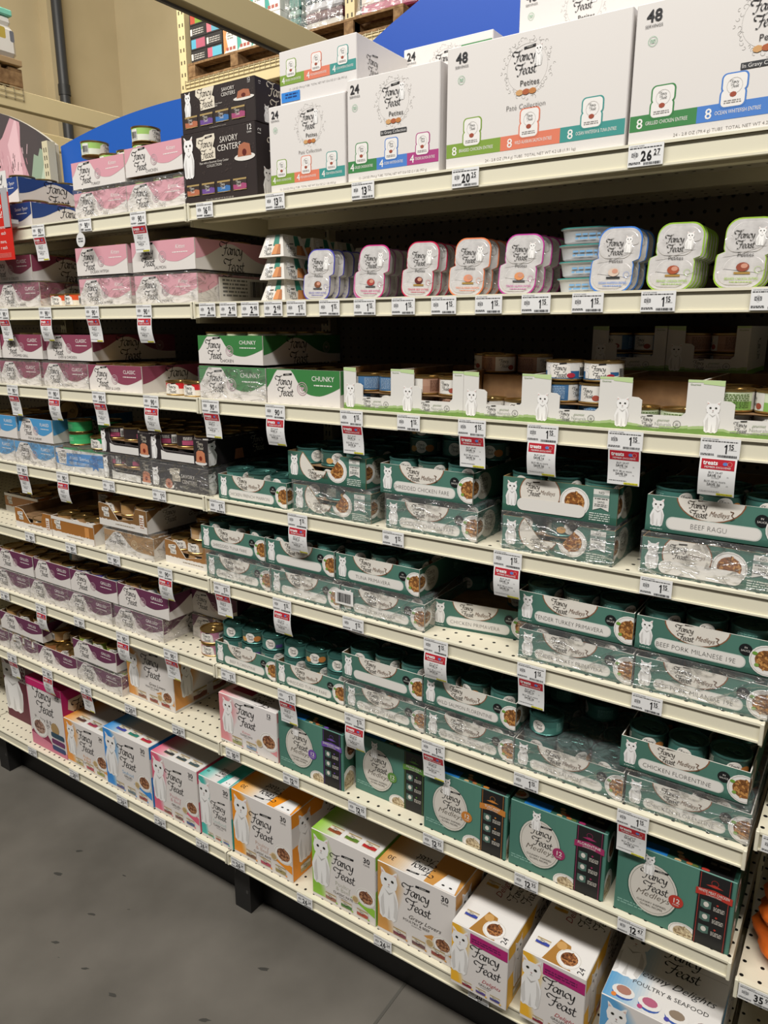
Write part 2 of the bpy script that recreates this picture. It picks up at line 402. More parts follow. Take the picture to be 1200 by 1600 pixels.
# ------------------------------------------------------------------ things
def tag(o, label, cat, group=None, kind=None):
    o['label'] = label; o['category'] = cat
    if group: o['group'] = group
    if kind: o['kind'] = kind
    return o
def thing(name, label, cat, loc=(0, 0, 0), rot=0, group=None):
    o = bpy.data.objects.new(name, None); COL.objects.link(o); o.location = loc; o.rotation_euler = (0, 0, rot)
    o.empty_display_size = .02
    return tag(o, label, cat, group)
def copy_tree(o, parent=None):
    c = o.copy(); COL.objects.link(c); c.parent = parent; KIDS[c] = []
    for ch in KIDS.get(o, []): KIDS[c].append(copy_tree(ch, c))
    return c
KIDS = {}
def adopt(o, *ch): KIDS.setdefault(o, []).extend(ch); return o
def struct(o): o['kind'] = 'structure'; return o
ORD = ['', 'top', 'second', 'third', 'fourth', 'fifth', 'sixth', 'seventh', 'bottom']
NUM = ['zeroth', 'first', 'second', 'third', 'fourth', 'fifth', 'sixth', 'seventh', 'eighth', 'ninth', 'tenth', 'eleventh', 'twelfth', 'thirteenth', 'fourteenth', 'fifteenth', 'sixteenth']
SZ = [0, 1.849, 1.645, 1.434, 1.202, .996, .769, .549, .218]
def deck(i): return SZ[i]-.002
# ================================================================== SETTING
def room():
    b = M(); b.box(-9, -5, -.05, 5, 6.2, 0, noisy('polished_concrete', '55514a', '706b63', 3.1, .42, bump=.15, detail=12, lo=.28, hi=.72))
    struct(b.build('floor'))
    g = M(); g.box(.505, -4.5, 0, .512, .2, .0012, C('55524b', .7)); 
    struct(g.build('trim_1'))
    s = M(); rd = random.Random(4)
    for i in range(80):                     # scuffs worn into the floor
        x, y = rd.uniform(-2.3, .3), rd.uniform(-1.5, 0); a = rd.uniform(.15, .6); l = rd.uniform(.003, .02)
        pts = []
        for k in range(9):
            t = 2*pi*k/9; r = l*rd.uniform(.5, 1); px, py = r*cos(t), r*.35*sin(t)
            pts.append((x+px*cos(a)-py*sin(a), y+px*sin(a)+py*cos(a), .0006))
        s.face(pts, C('3d3b36', .6))
    struct(s.build('trim_2'))
    wm = noisy('painted_wall', 'b8a988', 'c4b594', .9, .7)
    w = M(); w.box(-9, 6, 0, 5, 6.2, 9, wm); struct(w.build('wall_back'))
    w = M(); w.box(-8.2, -5, 0, -8, 6, 9, wm); w.box(-8.0, 5.0, 0, -7.82, 6.0, 9, wm); struct(w.build('wall_left'))
    p = M(); p.lathe([(.062, 0, C('34363a', .45)), (.062, 9, None)], 14, -7.70, 5.05, 0)
    for z in (2.0, 4.4, 6.6): p.lathe([(.072, z, C('2b2d30', .5)), (.072, z+.12, None)], 14, -7.70, 5.05, 0)
    tag(p.build('vertical_pipe'), 'dark grey vertical pipe standing against the beige corner wall', 'pipe')
room()

# ------------------------------------------------------------------ shelving bays
def rail(m, x0, x1, z):
    """price rail: ridged front edge of a shelf, top at z"""
    m.box(x0+.001, -.004, z-.0335, x1-.001, .004, z-.0305, CREAM)
    m.box(x0+.001, -.0005, z-.0305, x1-.001, .004, z-.004, CREAM)
    m.box(x0+.001, -.004, z-.004, x1-.001, .004, z, CREAM)
    m.box(x0+.001, -.0025, z-.0052, x1-.001, -.0005, z-.004, C('8a8068', .5))
    for a, b in ((x0+.001, x0+.007), (x1-.007, x1-.001)): m.box(a, -.0055, z-.036, b, .004, z+.001, CREAM, .001)
def bay(x0, x1, label, zs=None, open_right=False):
    t = thing('gondola_bay', label, 'shelving unit', (x0, 0, 0), 0, None); w = x1-x0
    b = M(); b.box(0, .5, .12, w, .515, 2.06, PEG); b.build('back_panel', t)
    for ux in (0, w):
        if ux == w and not open_right: continue
        u = M(); u.box(ux-.016, .47, 0, ux+.016, .5, 2.215, CREAM_D)
        z = .3
        while z < 2.2:
            for dx in (-.006, .006): u.box(ux+dx-.0018, .4694, z, ux+dx+.0018, .4699, z+.014, BLACK)
            z += .0254
        u.build('upright', t)
    for z in (zs or SZ[1:]):
        m = M(); m.box(.002, .008, z-.006, w-.002, .498, z-.002, DECK)
        m.box(.002, .004, z-.03, w-.002, .008, z-.001, CREAM)
        # folded stiffeners underneath and end flanges
        m.box(.01, .03, z-.034, w-.01, .05, z-.006, CREAM_D); m.box(.01, .24, z-.028, w-.01, .262, z-.006, CREAM_D)
        m.box(.002, .008, z-.045, .005, .49, z-.006, CREAM_D); m.box(w-.005, .008, z-.045, w-.002, .49, z-.006, CREAM_D)
        sh = m.build('shelf', t)
        r = M(); rail(r, .0, w, z); r.build('price_rail', sh)
    k = M(); k.box(0, .095, 0, w, .105, .16, BLACK); k.build('kick_plate', t)
    for fx in (.0, w-.03):
        if fx and not open_right: continue
        f = M(); f.box(fx-.03, .045, 0, fx+.03, .094, .175, C('1b1a19', .5)); f.box(fx-.026, .0445, .11, fx-.02, .045, .13, C('3a3836')); f.box(fx+.015, .0445, .06, fx+.022, .045, .07, C('3a3836'))
        f.build('base_foot', t)
    return t
bay(-2.44, -1.221, 'cream shelving unit farthest left, under the arched pink cat picture')
bay(-1.22, -.001, 'cream shelving unit in the middle, holding gold rimmed cans and pastel trays')
bay(0, 1.22, 'cream shelving unit nearest the camera, holding the teal trays')
bay(1.226, 1.83, 'cream shelving unit cut off by the right edge, with the orange bag', zs=[1.849, 1.645, 1.434, 1.202, 1.01, .812, .522, .218], open_right=True)

# arched headers above the bays
def header(x0, x1, curve, col, label, y=.522, arts=None):
    m = M(); pts = [(x0, 2.0), (x1, 2.0)]+curve[::-1]
    m.prism(pts, (0, y, 0), (1, 0, 0), (0, 0, 1), .012, C(col, .45), C('d8d2c4'), C('cfc8b8'))
    if arts: m.art(arts, (0, y, 0), (1, 0, 0), (0, 0, 1), cells=arts.cells)
    return tag(m.build('arched_header'), label, 'sign')
def arc(x0, x1, z0, zp, n=22):
    return [(x0+(x1-x0)*i/n, z0+(zp-z0)*(1-(2*i/n-1)**2)) for i in range(n+1)]
header(-1.205, -.015, arc(-1.205, -.015, 2.205, 2.262), '1f57ae', 'plain blue arched header panel behind the pink kitten trays')
header(.03, 1.75, arc(.03, 1.75, 2.235, 2.47), '1f4fae', 'large plain blue arched header panel behind the white cartons')
cc = arc(-2.42, -1.235, 2.215, 2.40)
ca = Art(); ca.cells = [[(cc[i][0], 2.0), (cc[i+1][0], 2.0), (cc[i+1][0], cc[i+1][1]-.006), (cc[i][0], cc[i][1]-.006)] for i in range(len(cc)-1)]
ca.grad(-2.43, 2.0, -1.22, 2.75, '5c4a4c', '4a4546', 5)
cat_pts = [(-2.4,1.99),(-2.4,2.45),(-2.2,2.6),(-1.95,2.5),(-1.8,2.44),(-1.72,2.33),(-1.62,2.25),(-1.56,2.28),(-1.49,2.345),(-1.445,2.36),(-1.44,2.3),(-1.45,2.24),(-1.43,2.17),(-1.40,2.1),(-1.37,2.0)]
ca.poly(cat_pts, 'c79aa2', 1)
ca.poly([(-1.5,2.1),(-1.53,2.25),(-1.46,2.34),(-1.455,2.22),(-1.45,2.12)], 'dcb6bc', 2)
rd = random.Random(5)
for i in range(90):
    x, z = rd.uniform(-1.66, -1.41), rd.uniform(2.01, 2.21); a = rd.uniform(1.2, 1.9); l = rd.uniform(.012, .035)
    ca.line([(x, z), (x+l*cos(a), z+l*sin(a))], .003, rd.choice(('e2c1c6', 'b7858f', 'd0a4ab')), 2)
ca.poly([(-1.40,2.12),(-1.425,2.06),(-1.41,2.0),(-1.37,2.0),(-1.345,2.05),(-1.31,2.1),(-1.29,2.16),(-1.30,2.2),(-1.33,2.215),(-1.345,2.19),(-1.37,2.2),(-1.385,2.16)], '8ea08c', 1)
ca.poly([(-1.37,2.0),(-1.345,2.1),(-1.31,2.17),(-1.32,2.08),(-1.345,2.04)], 'b3c2ae', 2)
header(-2.42, -1.235, cc, '4f4849', 'arched header picture of pink fur and a pale leaf on grey', arts=ca)

# ------------------------------------------------------------------ stockroom racks above and behind
RACK = C('d8c79b', .5); WOOD = noisy('pallet_wood', '6f5235', '9a7a55', 25, .8); WIRE = C('b7ab8c', .4, .3)
def wire_deck(m, x0, y0, x1, y1, z):
    n = int((x1-x0)/.06); k = int((y1-y0)/.12)
    for i in range(n+1): x = x0+(x1-x0)*i/n; m.box(x-.003, y0, z, x+.003, y1, z+.006, WIRE); m.box(x-.003, y0-.006, z-.06, x+.003, y0, z+.006, WIRE)
    for j in range(k+1): y = y0+(y1-y0)*j/k; m.box(x0, y-.003, z-.006, x1, y+.003, z, WIRE)
    for dz in (-.06, -.03): m.box(x0, y0-.01, z+dz, x1, y0-.004, z+dz+.005, WIRE)
def pallet(label, x0, y0, z, w=1.1, d=1.0, group='pallets on the stockroom racks', rot=0):
    t = thing('wooden_pallet', label, 'pallet', (x0, y0, z), rot, group)
    for i in range(7):
        m = M(); y = i*(d-.1)/6; m.box(0, y, .115, w, y+.1, .135, WOOD, .002); m.build('deck_board', t)
    for i in range(3):
        m = M(); x = i*(w-.09)/2; m.box(x, 0, .022, x+.09, d, .115, WOOD, .002); m.build('stringer', t)
    for i in range(3):
        m = M(); y = i*(d-.1)/2; m.box(0, y, 0, w, y+.1, .02, WOOD, .002); m.build('bottom_board', t)
    return t
def rack():
    t = thing('pallet_rack', 'cream steel pallet rack behind the shelves, loaded with wrapped pallets', 'rack', (0, 0, 0))
    for x in (-4.38, -2.5, -.45):
        m = M(); m.box(x-.045, 4.0, 0, x+.045, 4.07, 5.6, RACK)
        z = .4
        while z < 5.5:
            for dx in (-.02, .02): m.box(x+dx-.007, 3.999, z, x+dx+.007, 4.0, z+.03, C('4a4334'))
            z += .1
        m.build('rack_upright', t)
        m = M(); m.box(x-.045, 5.0, 0, x+.045, 5.07, 5.6, RACK); m.build('rack_upright', t)
    for y in (4.0, 5.04):
        m = M(); m.box(-4.33, y-.03, 3.60, -.45, y, 3.735, RACK, .004); m.build('load_beam', t)
    m = M(); wire_deck(m, -4.33, 3.97, -.45, 5.05, 3.745); m.build('wire_deck', t)
    m = M(); m.box(-1.81, 1.0, 3.11, -1.745, 4.6, 3.26, RACK, .004); m.box(-1.83,1.0,3.1,-1.81,4.6,3.125,C('7d7f8c',.5)); m.build('cross_beam', t)
    m = M(); m.box(-1.82, 3.9, 0, -1.73, 3.97, 5.0, RACK); m.build('cross_post', t)
    return t
rack()
def rack_left():
    t = thing('pallet_rack', 'cream rack beam running away at left above the cat picture', 'rack', (0, 0, 0))
    m = M(); m.box(-4.06, .4, 3.075, -4.0, 3.9, 3.2, RACK, .004); m.build('load_beam', t)
    m = M(); m.box(-5.0, .4, 3.075, -4.94, 3.9, 3.2, RACK, .004); m.build('load_beam', t)
    m = M()
    for i in range(28): y = .4+i*.065; m.box(-4.95, y, 3.202, -3.995, y+.006, 3.208, WIRE); m.box(-3.998, y, 3.13, -3.992, y+.006, 3.208, WIRE)
    for dz in (-.07, -.035, 0): m.box(-3.992, .4, 3.205+dz, -3.988, 2.16, 3.21+dz, WIRE)
    m.build('wire_deck', t)
    for y in (3.9, .3):
        for x in (-4.07, -5.01):
            m = M(); m.box(x, y, 0, x+.08, y+.09, 3.35 if y > 1 else 4, RACK); m.build('rack_upright', t)
    m = M(); m.box(-5.0, .4, 2.60, -4.9, 3.9, 2.76, RACK, .004); m.build('lower_beam', t)
rack_left()
pallet('wooden pallet on the left rack beam under a wrapped white stack', -5.0, 1.2, 3.215, .95, 1.0)
m = M(); m.box(-4.98, 1.22, 3.36, -4.02, 2.19, 3.40, C('a58a66', .7), .004); m.box(-4.97, 1.25, 3.40, -4.02, 2.17, 3.60, C('dedad4', .4), .03)
m.box(-4.97, 1.27, 3.60, -4.03, 2.15, 3.66, C('e6e3de', .3), .02); m.box(-4.97, 1.25, 3.66, -4.02, 2.155, 3.70, C('7fc9b4', .4), .006)
a = Art(); a.rrect(.79, .09, .84, .16, .01, 'b9a24a'); a.rrect(.87, .08, .90, .15, .01, '6d6f78'); m.art(a, (-4.02, 1.25, 3.42), (0, 1, 0), (0, 0, 1))
w = m.build('wrapped_bag_stack'); tag(w, 'film-wrapped stack of white bags with mint top at the left edge', 'bag stack')
def far_boxes():
    pallet('wooden pallet at the left end of the high rack under black and white boxes', -4.3, 3.98, 3.752, 1.15, 1.0)
    pallet('wooden pallet on the high rack just left of the cream post', -3.0, 3.98, 3.752, 1.0, 1.0)
    pallet('wooden pallet on the high rack just right of the cream post', -1.7, 3.98, 3.752, 1.0, 1.0)
    z0 = 3.89
    cols = [('c9717f', '5f9fb8'), ('58a9c9', 'b25c74'), ('d4667e', '62b3cc'), ('b24b3a', '7c9a3c')]
    n = 0
    for c in range(2):
        for r in range(4):
            x = -4.27+c*.2; z = z0+r*.098; m = M(); m.box(x, 4.0, z, x+.196, 4.35, z+.096, C('2c2a2c', .5), .002)
            a = Art(); p = cols[(r+c*2) % 4]
            if (r+c) % 2:
                a.rect(.012, .012, .07, .084, p[0]); a.rect(.07, .012, .184, .084, p[1]); a.rect(.11, .012, .14, .084, p[1])
            else: a.fine(.04, .02, .13, .05, 3, 'b8b4b0'); a.rect(.005, .02, .03, .07, 'd8d4d0')
            m.art(a, (x, 4.0, z), (1, 0, 0), (0, 0, 1)); o = m.build('black_case')
            tag(o, 'black printed case in the %s column, %s from the bottom, on the high pallet' % (('left', 'right')[c], NUM[r+1]), 'box', 'black cases on the high pallet')
    for c in range(4):
        for r in range(2):
            x = -3.86+c*.165; z = z0+r*.215; m = M(); m.box(x, 4.0, z, x+.16, 4.35, z+.212, C('e4e1dc', .4), .002)
            a = Art(); k = ('c98d5a', '4aa59a', '4aa59a', '3f9a90')[c]
            a.poly([(0, 0), (.05, .05), (.03, .13), (.06, .21), (0, .21)], k); a.fine(.05, .1, .07, .06, 3, '8a8a88')
            for i in range(3): a.rect(.03+i*.04, .02, .06+i*.04, .045, 'a85a52', 1)
            if c in (0, 1, 2) and (c+r) % 2 == 1 or c == 1: a.rect(.05, .175, .13, .2, 'c0315f', 1)
            m.art(a, (x, 4.0, z), (1, 0, 0), (0, 0, 1)); o = m.build('white_case')
            tag(o, 'white printed case, %s from the left in the %s row on the high pallet' % (NUM[c+1], ('lower', 'upper')[r]), 'box', 'white cases on the high pallet')
    def bundle(x0, x1, z1, label, cols, seed):
        rd = random.Random(seed); t = thing('wrapped_load', label, 'wrapped load', (x0, 4.0, 3.89), 0, 'wrapped loads on the high rack')
        z = 0; i = 0
        while z < z1-3.89:
            h = rd.uniform(.05, .09); m = M(); m.box(.02, .02, z, x1-x0-.02, .9, z+h-.004, C(cols[i % len(cols)], .4), .012); m.build('bag_layer', t); z += h; i += 1
        m = M(); nx, nz = 18, 12; g = lambda i, j: (i/nx*(x1-x0), -.01+rd.uniform(-.02, .02), j/nz*(z+.01))
        P = [[g(i, j) for i in range(nx+1)] for j in range(nz+1)]
        m.faces([p for r in P for p in r], [(j*(nx+1)+i, j*(nx+1)+i+1, (j+1)*(nx+1)+i+1, (j+1)*(nx+1)+i) for j in range(nz) for i in range(nx)], PWRAP, True)
        m.build('stretch_wrap', t)
    bundle(-2.98, -2.57, 4.9, 'film-wrapped load between the white cases and the cream rack post', ['c9c4be', '5c2f3c', 'b9b9c2', '2c4c5c', 'd8d4cc'], 3)
    bundle(-3.15, -2.99, 4.6, 'narrow teal wrapped load beside the white cases on the rack', ['88a8a0', '4c8078'], 9)
    bundle(-2.43, -1.3, 4.7, 'film-wrapped load with pink bags right of the cream rack post', ['b05070', 'd9d0c8', '8a5a6a', 'd8d4cc'], 5)
    m = M(); m.box(-4.25, 4.02, 4.32, -3.2, 4.6, 4.55, C('c9b18c', .5), .03); m.art(Art().fine(0, 0, .9, .16, 4, 'a08a60'), (-4.2, 4.02, 4.35), (1, 0, 0), (0, 0, 1))
    tag(m.build('wrapped_tan_carton'), 'tan carton under clear film on top of the black and white cases', 'box')
far_boxes()
# ================================================================== CANS
def can_mat_band(col): return C(col, .35)
def make_can(kind, detail=True):
    n = 26 if detail else 18; r, h = .0322, .0345
    spec = {  # rim, lower band, upper band
     'teal': (TEALRIM, '467c71', '3f6f66'), 'tealphoto': (TEALRIM, '31524a', '3a5a50'), 'tealpurple': (TEALRIM, '44756c', '3f6f66'),
     'orange': (GOLD, 'e3d9c4', 'd9542a'), 'red': (GOLD, 'e6ddca', 'c7292f'), 'green': (GOLD, '43b06c', '3da565'), 'greenwhite': (GOLD, 'e0dccf', '2f9a5c'),
     'lime': (GOLD, 'dfe0cf', '9ec46a'), 'natblue': (GOLD, '2c5f8c', 'dcd9d4'), 'natgrey': (GOLD, '3f6a94', '47719a'), 'natbrown': (GOLD, 'a8806a', 'b08a74'),
     'natwhite': (GOLD, 'd8d4cc', 'dedad2'), 'natgreen': (GOLD, '86b45a', 'cfd8b8'), 'navy': (GOLD, '2c3f6c', '44586c'), 'purple': (GOLD, '6a4a6c', '7a4a66'),
     'savory': (GOLD, '2f2627', '2a2324'), 'tan': (GOLD, 'b08a5e', 'a8814f'), 'tanphoto': (GOLD, 'c3a27c', 'b08a5e'), 'blueflake': (GOLD, '4a5a9c', '3c4c8c'),
     'lightblue': (GOLD, '5d8a9a', '6c97a5'), 'violet': (GOLD, '5a529c', '655aa4'), 'pink': (GOLD, 'c78fa0', 'b97c92'), 'olive': (GOLD, '8a9a3c', '93a544'), 'copper': (GOLD, 'b07a50', 'a06a42'),
     'blue': (GOLD, '7f9ccc', '6f90c6')}[kind]
    rim, lo, hi = spec; L, U = C(lo, .38), C(hi, .38); m = M()
    m.lathe([(.029, 0, rim), (.0322, .0012, rim), (.0328, .003, rim), (.0318, .0042, L), (.0318, .017, U), (.0318, .0305, rim), (.033, .0315, rim), (.033, .0342, rim), (.0318, h, rim), (.0303, h, rim), (.0298, .0318, None)], n, cap1=False)
    R = .0318; W = 2*pi*R; a = Art()
    for k in range(2 if detail else 1):
        x = k*W/2
        if kind in ('teal', 'tealphoto', 'tealpurple'):
            a.ell(x+.02, .0173, .0125, .0125, 'e2ddd4', 0); a.logo(x+.02, .019, .017, INK, 2, 3, False)
            if kind == 'tealphoto': a.ell(x+.038, .015, .009, .007, 'b8763a', 1); a.ell(x+.003, .013, .008, .006, 'c99a5a', 1)
            if kind == 'tealpurple': a.rect(x+.034, .008, x+.05, .016, '5c4a8c', 1)
            a.fine(x+.055, .008, .03, .018, 7, '7fb0a4' if kind == 'teal' else 'b9b4a4', 1)
        elif kind == 'savory':
            for q in (.004, .05): a.rect(x+q, .007, x+q+.028, .018, 'a84a68', 1); a.fine(x+q+.003, .019, .022, .008, 3, 'd8d0c8', 1)
            a.rect(x+.034, .007, x+.047, .028, 'd8d4cc', 1); a.barcode(x+.035, .009, .011, .014, 2)
        elif kind in ('natgrey', 'natbrown', 'natgreen'):
            c = {'natgrey': '9cb4cc', 'natbrown': '6f4a38', 'natgreen': '5f7a3c'}[kind]
            a.fine(x+.004, .007, .04, .021, 8, c, 1); a.rect(x+.05, .0045, x+.09, .030, 'dcd8d0', 0); a.logo(x+.066, .019, .02, INK, 2, 3, False); a.ell(x+.08, .011, .006, .0045, 'a04a3a', 2)
        elif kind == 'green': a.fine(x+.01, .012, .03, .012, 3, '8fd0a8', 1)
        else:
            wht = 'e6e1d8'
            a.poly([(x+.004, .006), (x+.046, .006), (x+.043, .024), (x+.035, .029), (x+.014, .029), (x+.007, .024)], wht, 0)
            a.logo(x+.026, .0175, .026, INK, 2, 3, True)
            a.rect(x+.06, .007, x+.078, .028, 'd9d6cf', 1); a.barcode(x+.061, .009, .016, .014, 2, 5)
            if kind == 'natblue': a.ell(x+.045, .010, .007, .004, 'b02a3c', 2); a.cat(x+.004, .006, .021, 2)
    m.artfn(a, lambda x, y, z: ((R+z)*sin(x/R), -(R+z)*cos(x/R), y))
    o = m.build('teal_can' if rim is TEALRIM else 'gold_lidded_can'); KIDS[o] = []
    l = M(); lm = C('3f6c63', .28, .6) if rim is TEALRIM else GOLD
    l.lathe([(.0303, .0315, lm), (.029, .0300, lm), (.026, .0300, lm), (.0255, .0308, lm), (.012, .0308, lm), (.0115, .0302, lm), (.0001, .0302, None)], n, cap0=False, cap1=False)
    lo_ = l.build('lid', o); KIDS[o].append(lo_); KIDS[lo_] = []
    if detail:
        p = M(); ring = [(.0125+.0075*cos(t), .006*sin(t), .0334) for t in [2*pi*i/12 for i in range(13)]]
        p.tube(ring, .0011, lm, 6); p.box(-.006, -.003, .0309, .0085, .003, .0326, lm, .0006)
        po = p.build('pull_tab', lo_); KIDS[lo_].append(po)
    return o
UNSEEN = {0, 3, 4, 6, 7, 9, 10, 11, 12, 13, 15, 16, 18, 19, 21, 22, 23, 32, 33, 34, 35, 37, 38, 39, 42, 43, 45, 48, 49, 51, 53, 54, 55, 57, 58, 59, 60, 61, 62, 66, 71, 72, 77, 78, 79, 80, 83, 84, 86, 87, 89, 90, 101, 107, 108, 110, 111, 116, 117, 118, 120, 126, 130, 131, 133, 134, 136, 137, 144, 150, 153, 154, 159, 160, 163, 164, 180, 181, 186, 187, 188, 211, 215, 216, 217, 223, 235, 253, 256, 259, 263, 264, 265, 266, 267, 268, 271, 284, 285, 294, 303, 307, 308, 310, 311, 327, 328, 329, 330, 339, 351, 353, 354, 355, 356, 357, 364, 371, 372, 373, 376, 379, 381, 382, 412, 413, 414, 428, 429, 430, 441, 442, 461, 462, 463, 470, 471, 472, 479, 480, 481, 488, 489, 490, 494, 495, 496, 497, 498, 499, 500, 506, 507, 509, 520, 521, 522, 525, 544, 545, 553, 554, 555, 571, 572, 580, 581, 582, 592, 593, 594, 604, 605, 606}
PROTO = {}; USED = set(); NCAN = [0]
def can(kind, x, y, z, label, group, detail=True, rot=None, tilt=None):
    NCAN[0] += 1; rz = random.uniform(-pi, pi) if rot is None else rot
    if NCAN[0]-1 in UNSEEN: return None     # wholly behind other things
    k = (kind, detail)
    if k not in PROTO: PROTO[k] = make_can(kind, detail)
    o = PROTO[k]
    if k in USED: o = copy_tree(o)
    USED.add(k)
    o.location = (x, y, z); o.rotation_euler = (0, 0, rz)
    if tilt: o.rotation_euler = tilt
    #IDX
    return tag(o, label, 'can', group)

# ================================================================== TRAYS
BOARD_T = .0018
def film_over(w, d, h, t, top=None, seed=1):
    """clear shrink film pulled over a full tray"""
    rd = random.Random(seed); m = M(); g = .0022; nx, ny, nz = 14, 8, 5; top = top or h
    def pt(i, j): return rd.uniform(-.0012, .0012)
    def sheet(o, u, v, n, a, b, sag=None):
        o, u, v, n = Vector(o), Vector(u), Vector(v), Vector(n); P = []
        for j in range(b+1):
            for i in range(a+1):
                e = (i in (0, a)) or (j in (0, b)); off = 0 if e else rd.uniform(-.0006, .0022)
                if sag and not e: off += sag*abs(sin(pi*3*i/a)*sin(pi*4*j/b))-sag*.6
                P.append(o+u*(i/a)+v*(j/b)+n*off)
        m.faces(P, [(j*(a+1)+i, j*(a+1)+i+1, (j+1)*(a+1)+i+1, (j+1)*(a+1)+i) for j in range(b) for i in range(a)], FILM, True)
    X, Y, T = w+2*g, d+2*g, top+.0006
    sheet((-g, -g, .0005), (X, 0, 0), (0, 0, T), (0, -1, 0), nx, nz)
    sheet((w+g, -g, .0005), (0, Y, 0), (0, 0, T), (1, 0, 0), ny, nz)
    sheet((-g, -g, T), (X, 0, 0), (0, Y, 0), (0, 0, 1), nx, ny, .0015)
    return m.build('shrink_film', t)
def tray(label, x, y, z, w, d, h, front, side, edge='d8d2c8', front_outline=None, cells=None, side_h=None, base_col='d8d2cc', group='trays of cans', rot=0, film=False, pad=True, base_side=None, top=.0702, inner=None):
    t = thing('can_tray', label, 'tray', (x, y, z), rot, group)
    E = C(edge, .6); side_h = side_h or h; BF = C(base_col, .45)
    def panel(name, outline, o, u, v, art, cells=None):
        m = M(); m.prism(outline, o, u, v, BOARD_T, BF, inner or KRAFT, E)
        if art: m.art(art, o, u, v, cells)
        return m.build(name, t)
    fo = front_outline or [(0, 0), (w, 0), (w, h), (0, h)]
    fc = cells or [[(0, 0), (w, 0), (w, h), (0, h)]]
    panel('front_panel', fo, (0, 0, 0), (1, 0, 0), (0, 0, 1), front, fc)
    so = [(BOARD_T, 0), (d, 0), (d, side_h), (BOARD_T, side_h)]
    panel('side_panel', so, (w, 0, 0), (0, 1, 0), (0, 0, 1), side, [so])
    so2 = [(0, 0), (d-BOARD_T, 0), (d-BOARD_T, side_h), (0, side_h)]
    m = M(); m.prism(so2, (0, d, 0), (0, -1, 0), (0, 0, 1), BOARD_T, BF, inner or KRAFT, E); m.build('side_panel', t)
    m = M(); m.prism([(BOARD_T, 0), (w-BOARD_T, 0), (w-BOARD_T, side_h), (BOARD_T, side_h)], (0, d, 0), (1, 0, 0), (0, 0, 1), BOARD_T, inner or KRAFT, KRAFT, E); m.build('back_panel', t)
    m = M(); m.box(BOARD_T, BOARD_T, .0002, w-BOARD_T, d-BOARD_T, .001, KRAFT); m.build('tray_base', t)
    if pad: m = M(); m.box(BOARD_T*1.5, BOARD_T*1.5, .0342, w-BOARD_T*1.5, d-BOARD_T*1.5, .0352, KRAFT); m.build('layer_pad', t)
    if film: film_over(w, d, h, t, top, seed=int(abs(x*1000)) % 97)
    return t
ROWN = ['front', 'second', 'third', 'back']; COLN = ['left', 'middle', 'right']
def fill(kinds, short, x, y, z, w, d, rows=(0, 1, 2), cols=3, detail=True, skip=(), group=None, layer='', rot=0):
    px = (w-.006)/cols; n = 0; py = px*1.02 if cols == 2 else min((d-.006)/4, px*1.02)
    for r in rows:
        for c in range(cols):
            if (r, c) in skip: continue
            k = kinds[(r*cols+c) % len(kinds)] if isinstance(kinds, (list, tuple)) else kinds
            lx = .003+px*(c+.5); ly = .004+py*(r+.5); cxx = x+lx*cos(rot)-ly*sin(rot); cyy = y+lx*sin(rot)+ly*cos(rot)
            q = COLN[c] if cols == 3 else (('left', 'right')[c] if cols == 2 else NUM[c+1])
            can(k, cxx, cyy, z, '%s can, %s row %s%s in %s' % (CANLOOK[k], ROWN[r], q, layer, short), group or 'cans standing in the trays', detail, rot=random.uniform(-.9, .9)); n += 1
CANLOOK = {'teal': 'teal rimmed', 'tealphoto': 'teal food-picture', 'tealpurple': 'teal and violet', 'orange': 'orange and white', 'red': 'red and white', 'green': 'plain green', 'greenwhite': 'green and white',
 'lime': 'lime green', 'natblue': 'white and blue', 'natgrey': 'blue text', 'natbrown': 'brown text', 'natwhite': 'white', 'natgreen': 'green text', 'navy': 'dark blue', 'purple': 'plum', 'savory': 'black and magenta',
 'tan': 'gold lidded tan', 'tanphoto': 'tan labelled', 'blueflake': 'deep blue', 'lightblue': 'pale blue', 'violet': 'violet', 'pink': 'pink', 'olive': 'olive green', 'copper': 'copper', 'blue': 'soft blue'}

# ---- wave-print trays (classic / grilled / kitten / chunky / flaked / senior)
def wave_front(w, h, col, word, flavor='', big=False, wcol='e9e4de', wordslant=0.):
    a = Art(); a.rect(0, 0, w, h, 'dcd6d0', 0)
    top = []
    n = 26
    for i in range(n+1):
        t = i/n
        if big: z = .30+.62*math.exp(-((t-.40)/.24)**2)
        else:
            z = .97*math.exp(-((t-.25)/.19)**2)+.30+.26*max(0, (t-.72)/.28)**1.4-.02
            z = min(.97, z) if t < .5 else z
        top.append((t*w, h*min(.97, z)))
    for i in range(n): a.poly([top[i], top[i+1], (top[i+1][0], h), (top[i][0], h)], col, 1)
    if big:
        a.logo(w*.42, h*.5, min(w*.5, h*1.25), INK, 2); a.seal(w*.80, h*.55, h*.2, 'b8a8a4', 2)
    else:
        a.logo(w*.25, h*.53, min(w*.27, h*.86), INK, 2); a.seal(w*.50, h*.47, h*.19, 'b59aa0', 2)
        a.text(word, w*.78, h*.70, h*.14, wcol, 2, sx=1.0, slant=wordslant, maxw=w*.3); a.fine(w*.66, h*.55, w*.24, h*.06, 1, wcol, 2)
        if flavor: a.text(flavor, w*.45, h*.07, h*.11, '5a5656', 2, sx=1.05, maxw=w*.6, off=-.008)
    return a
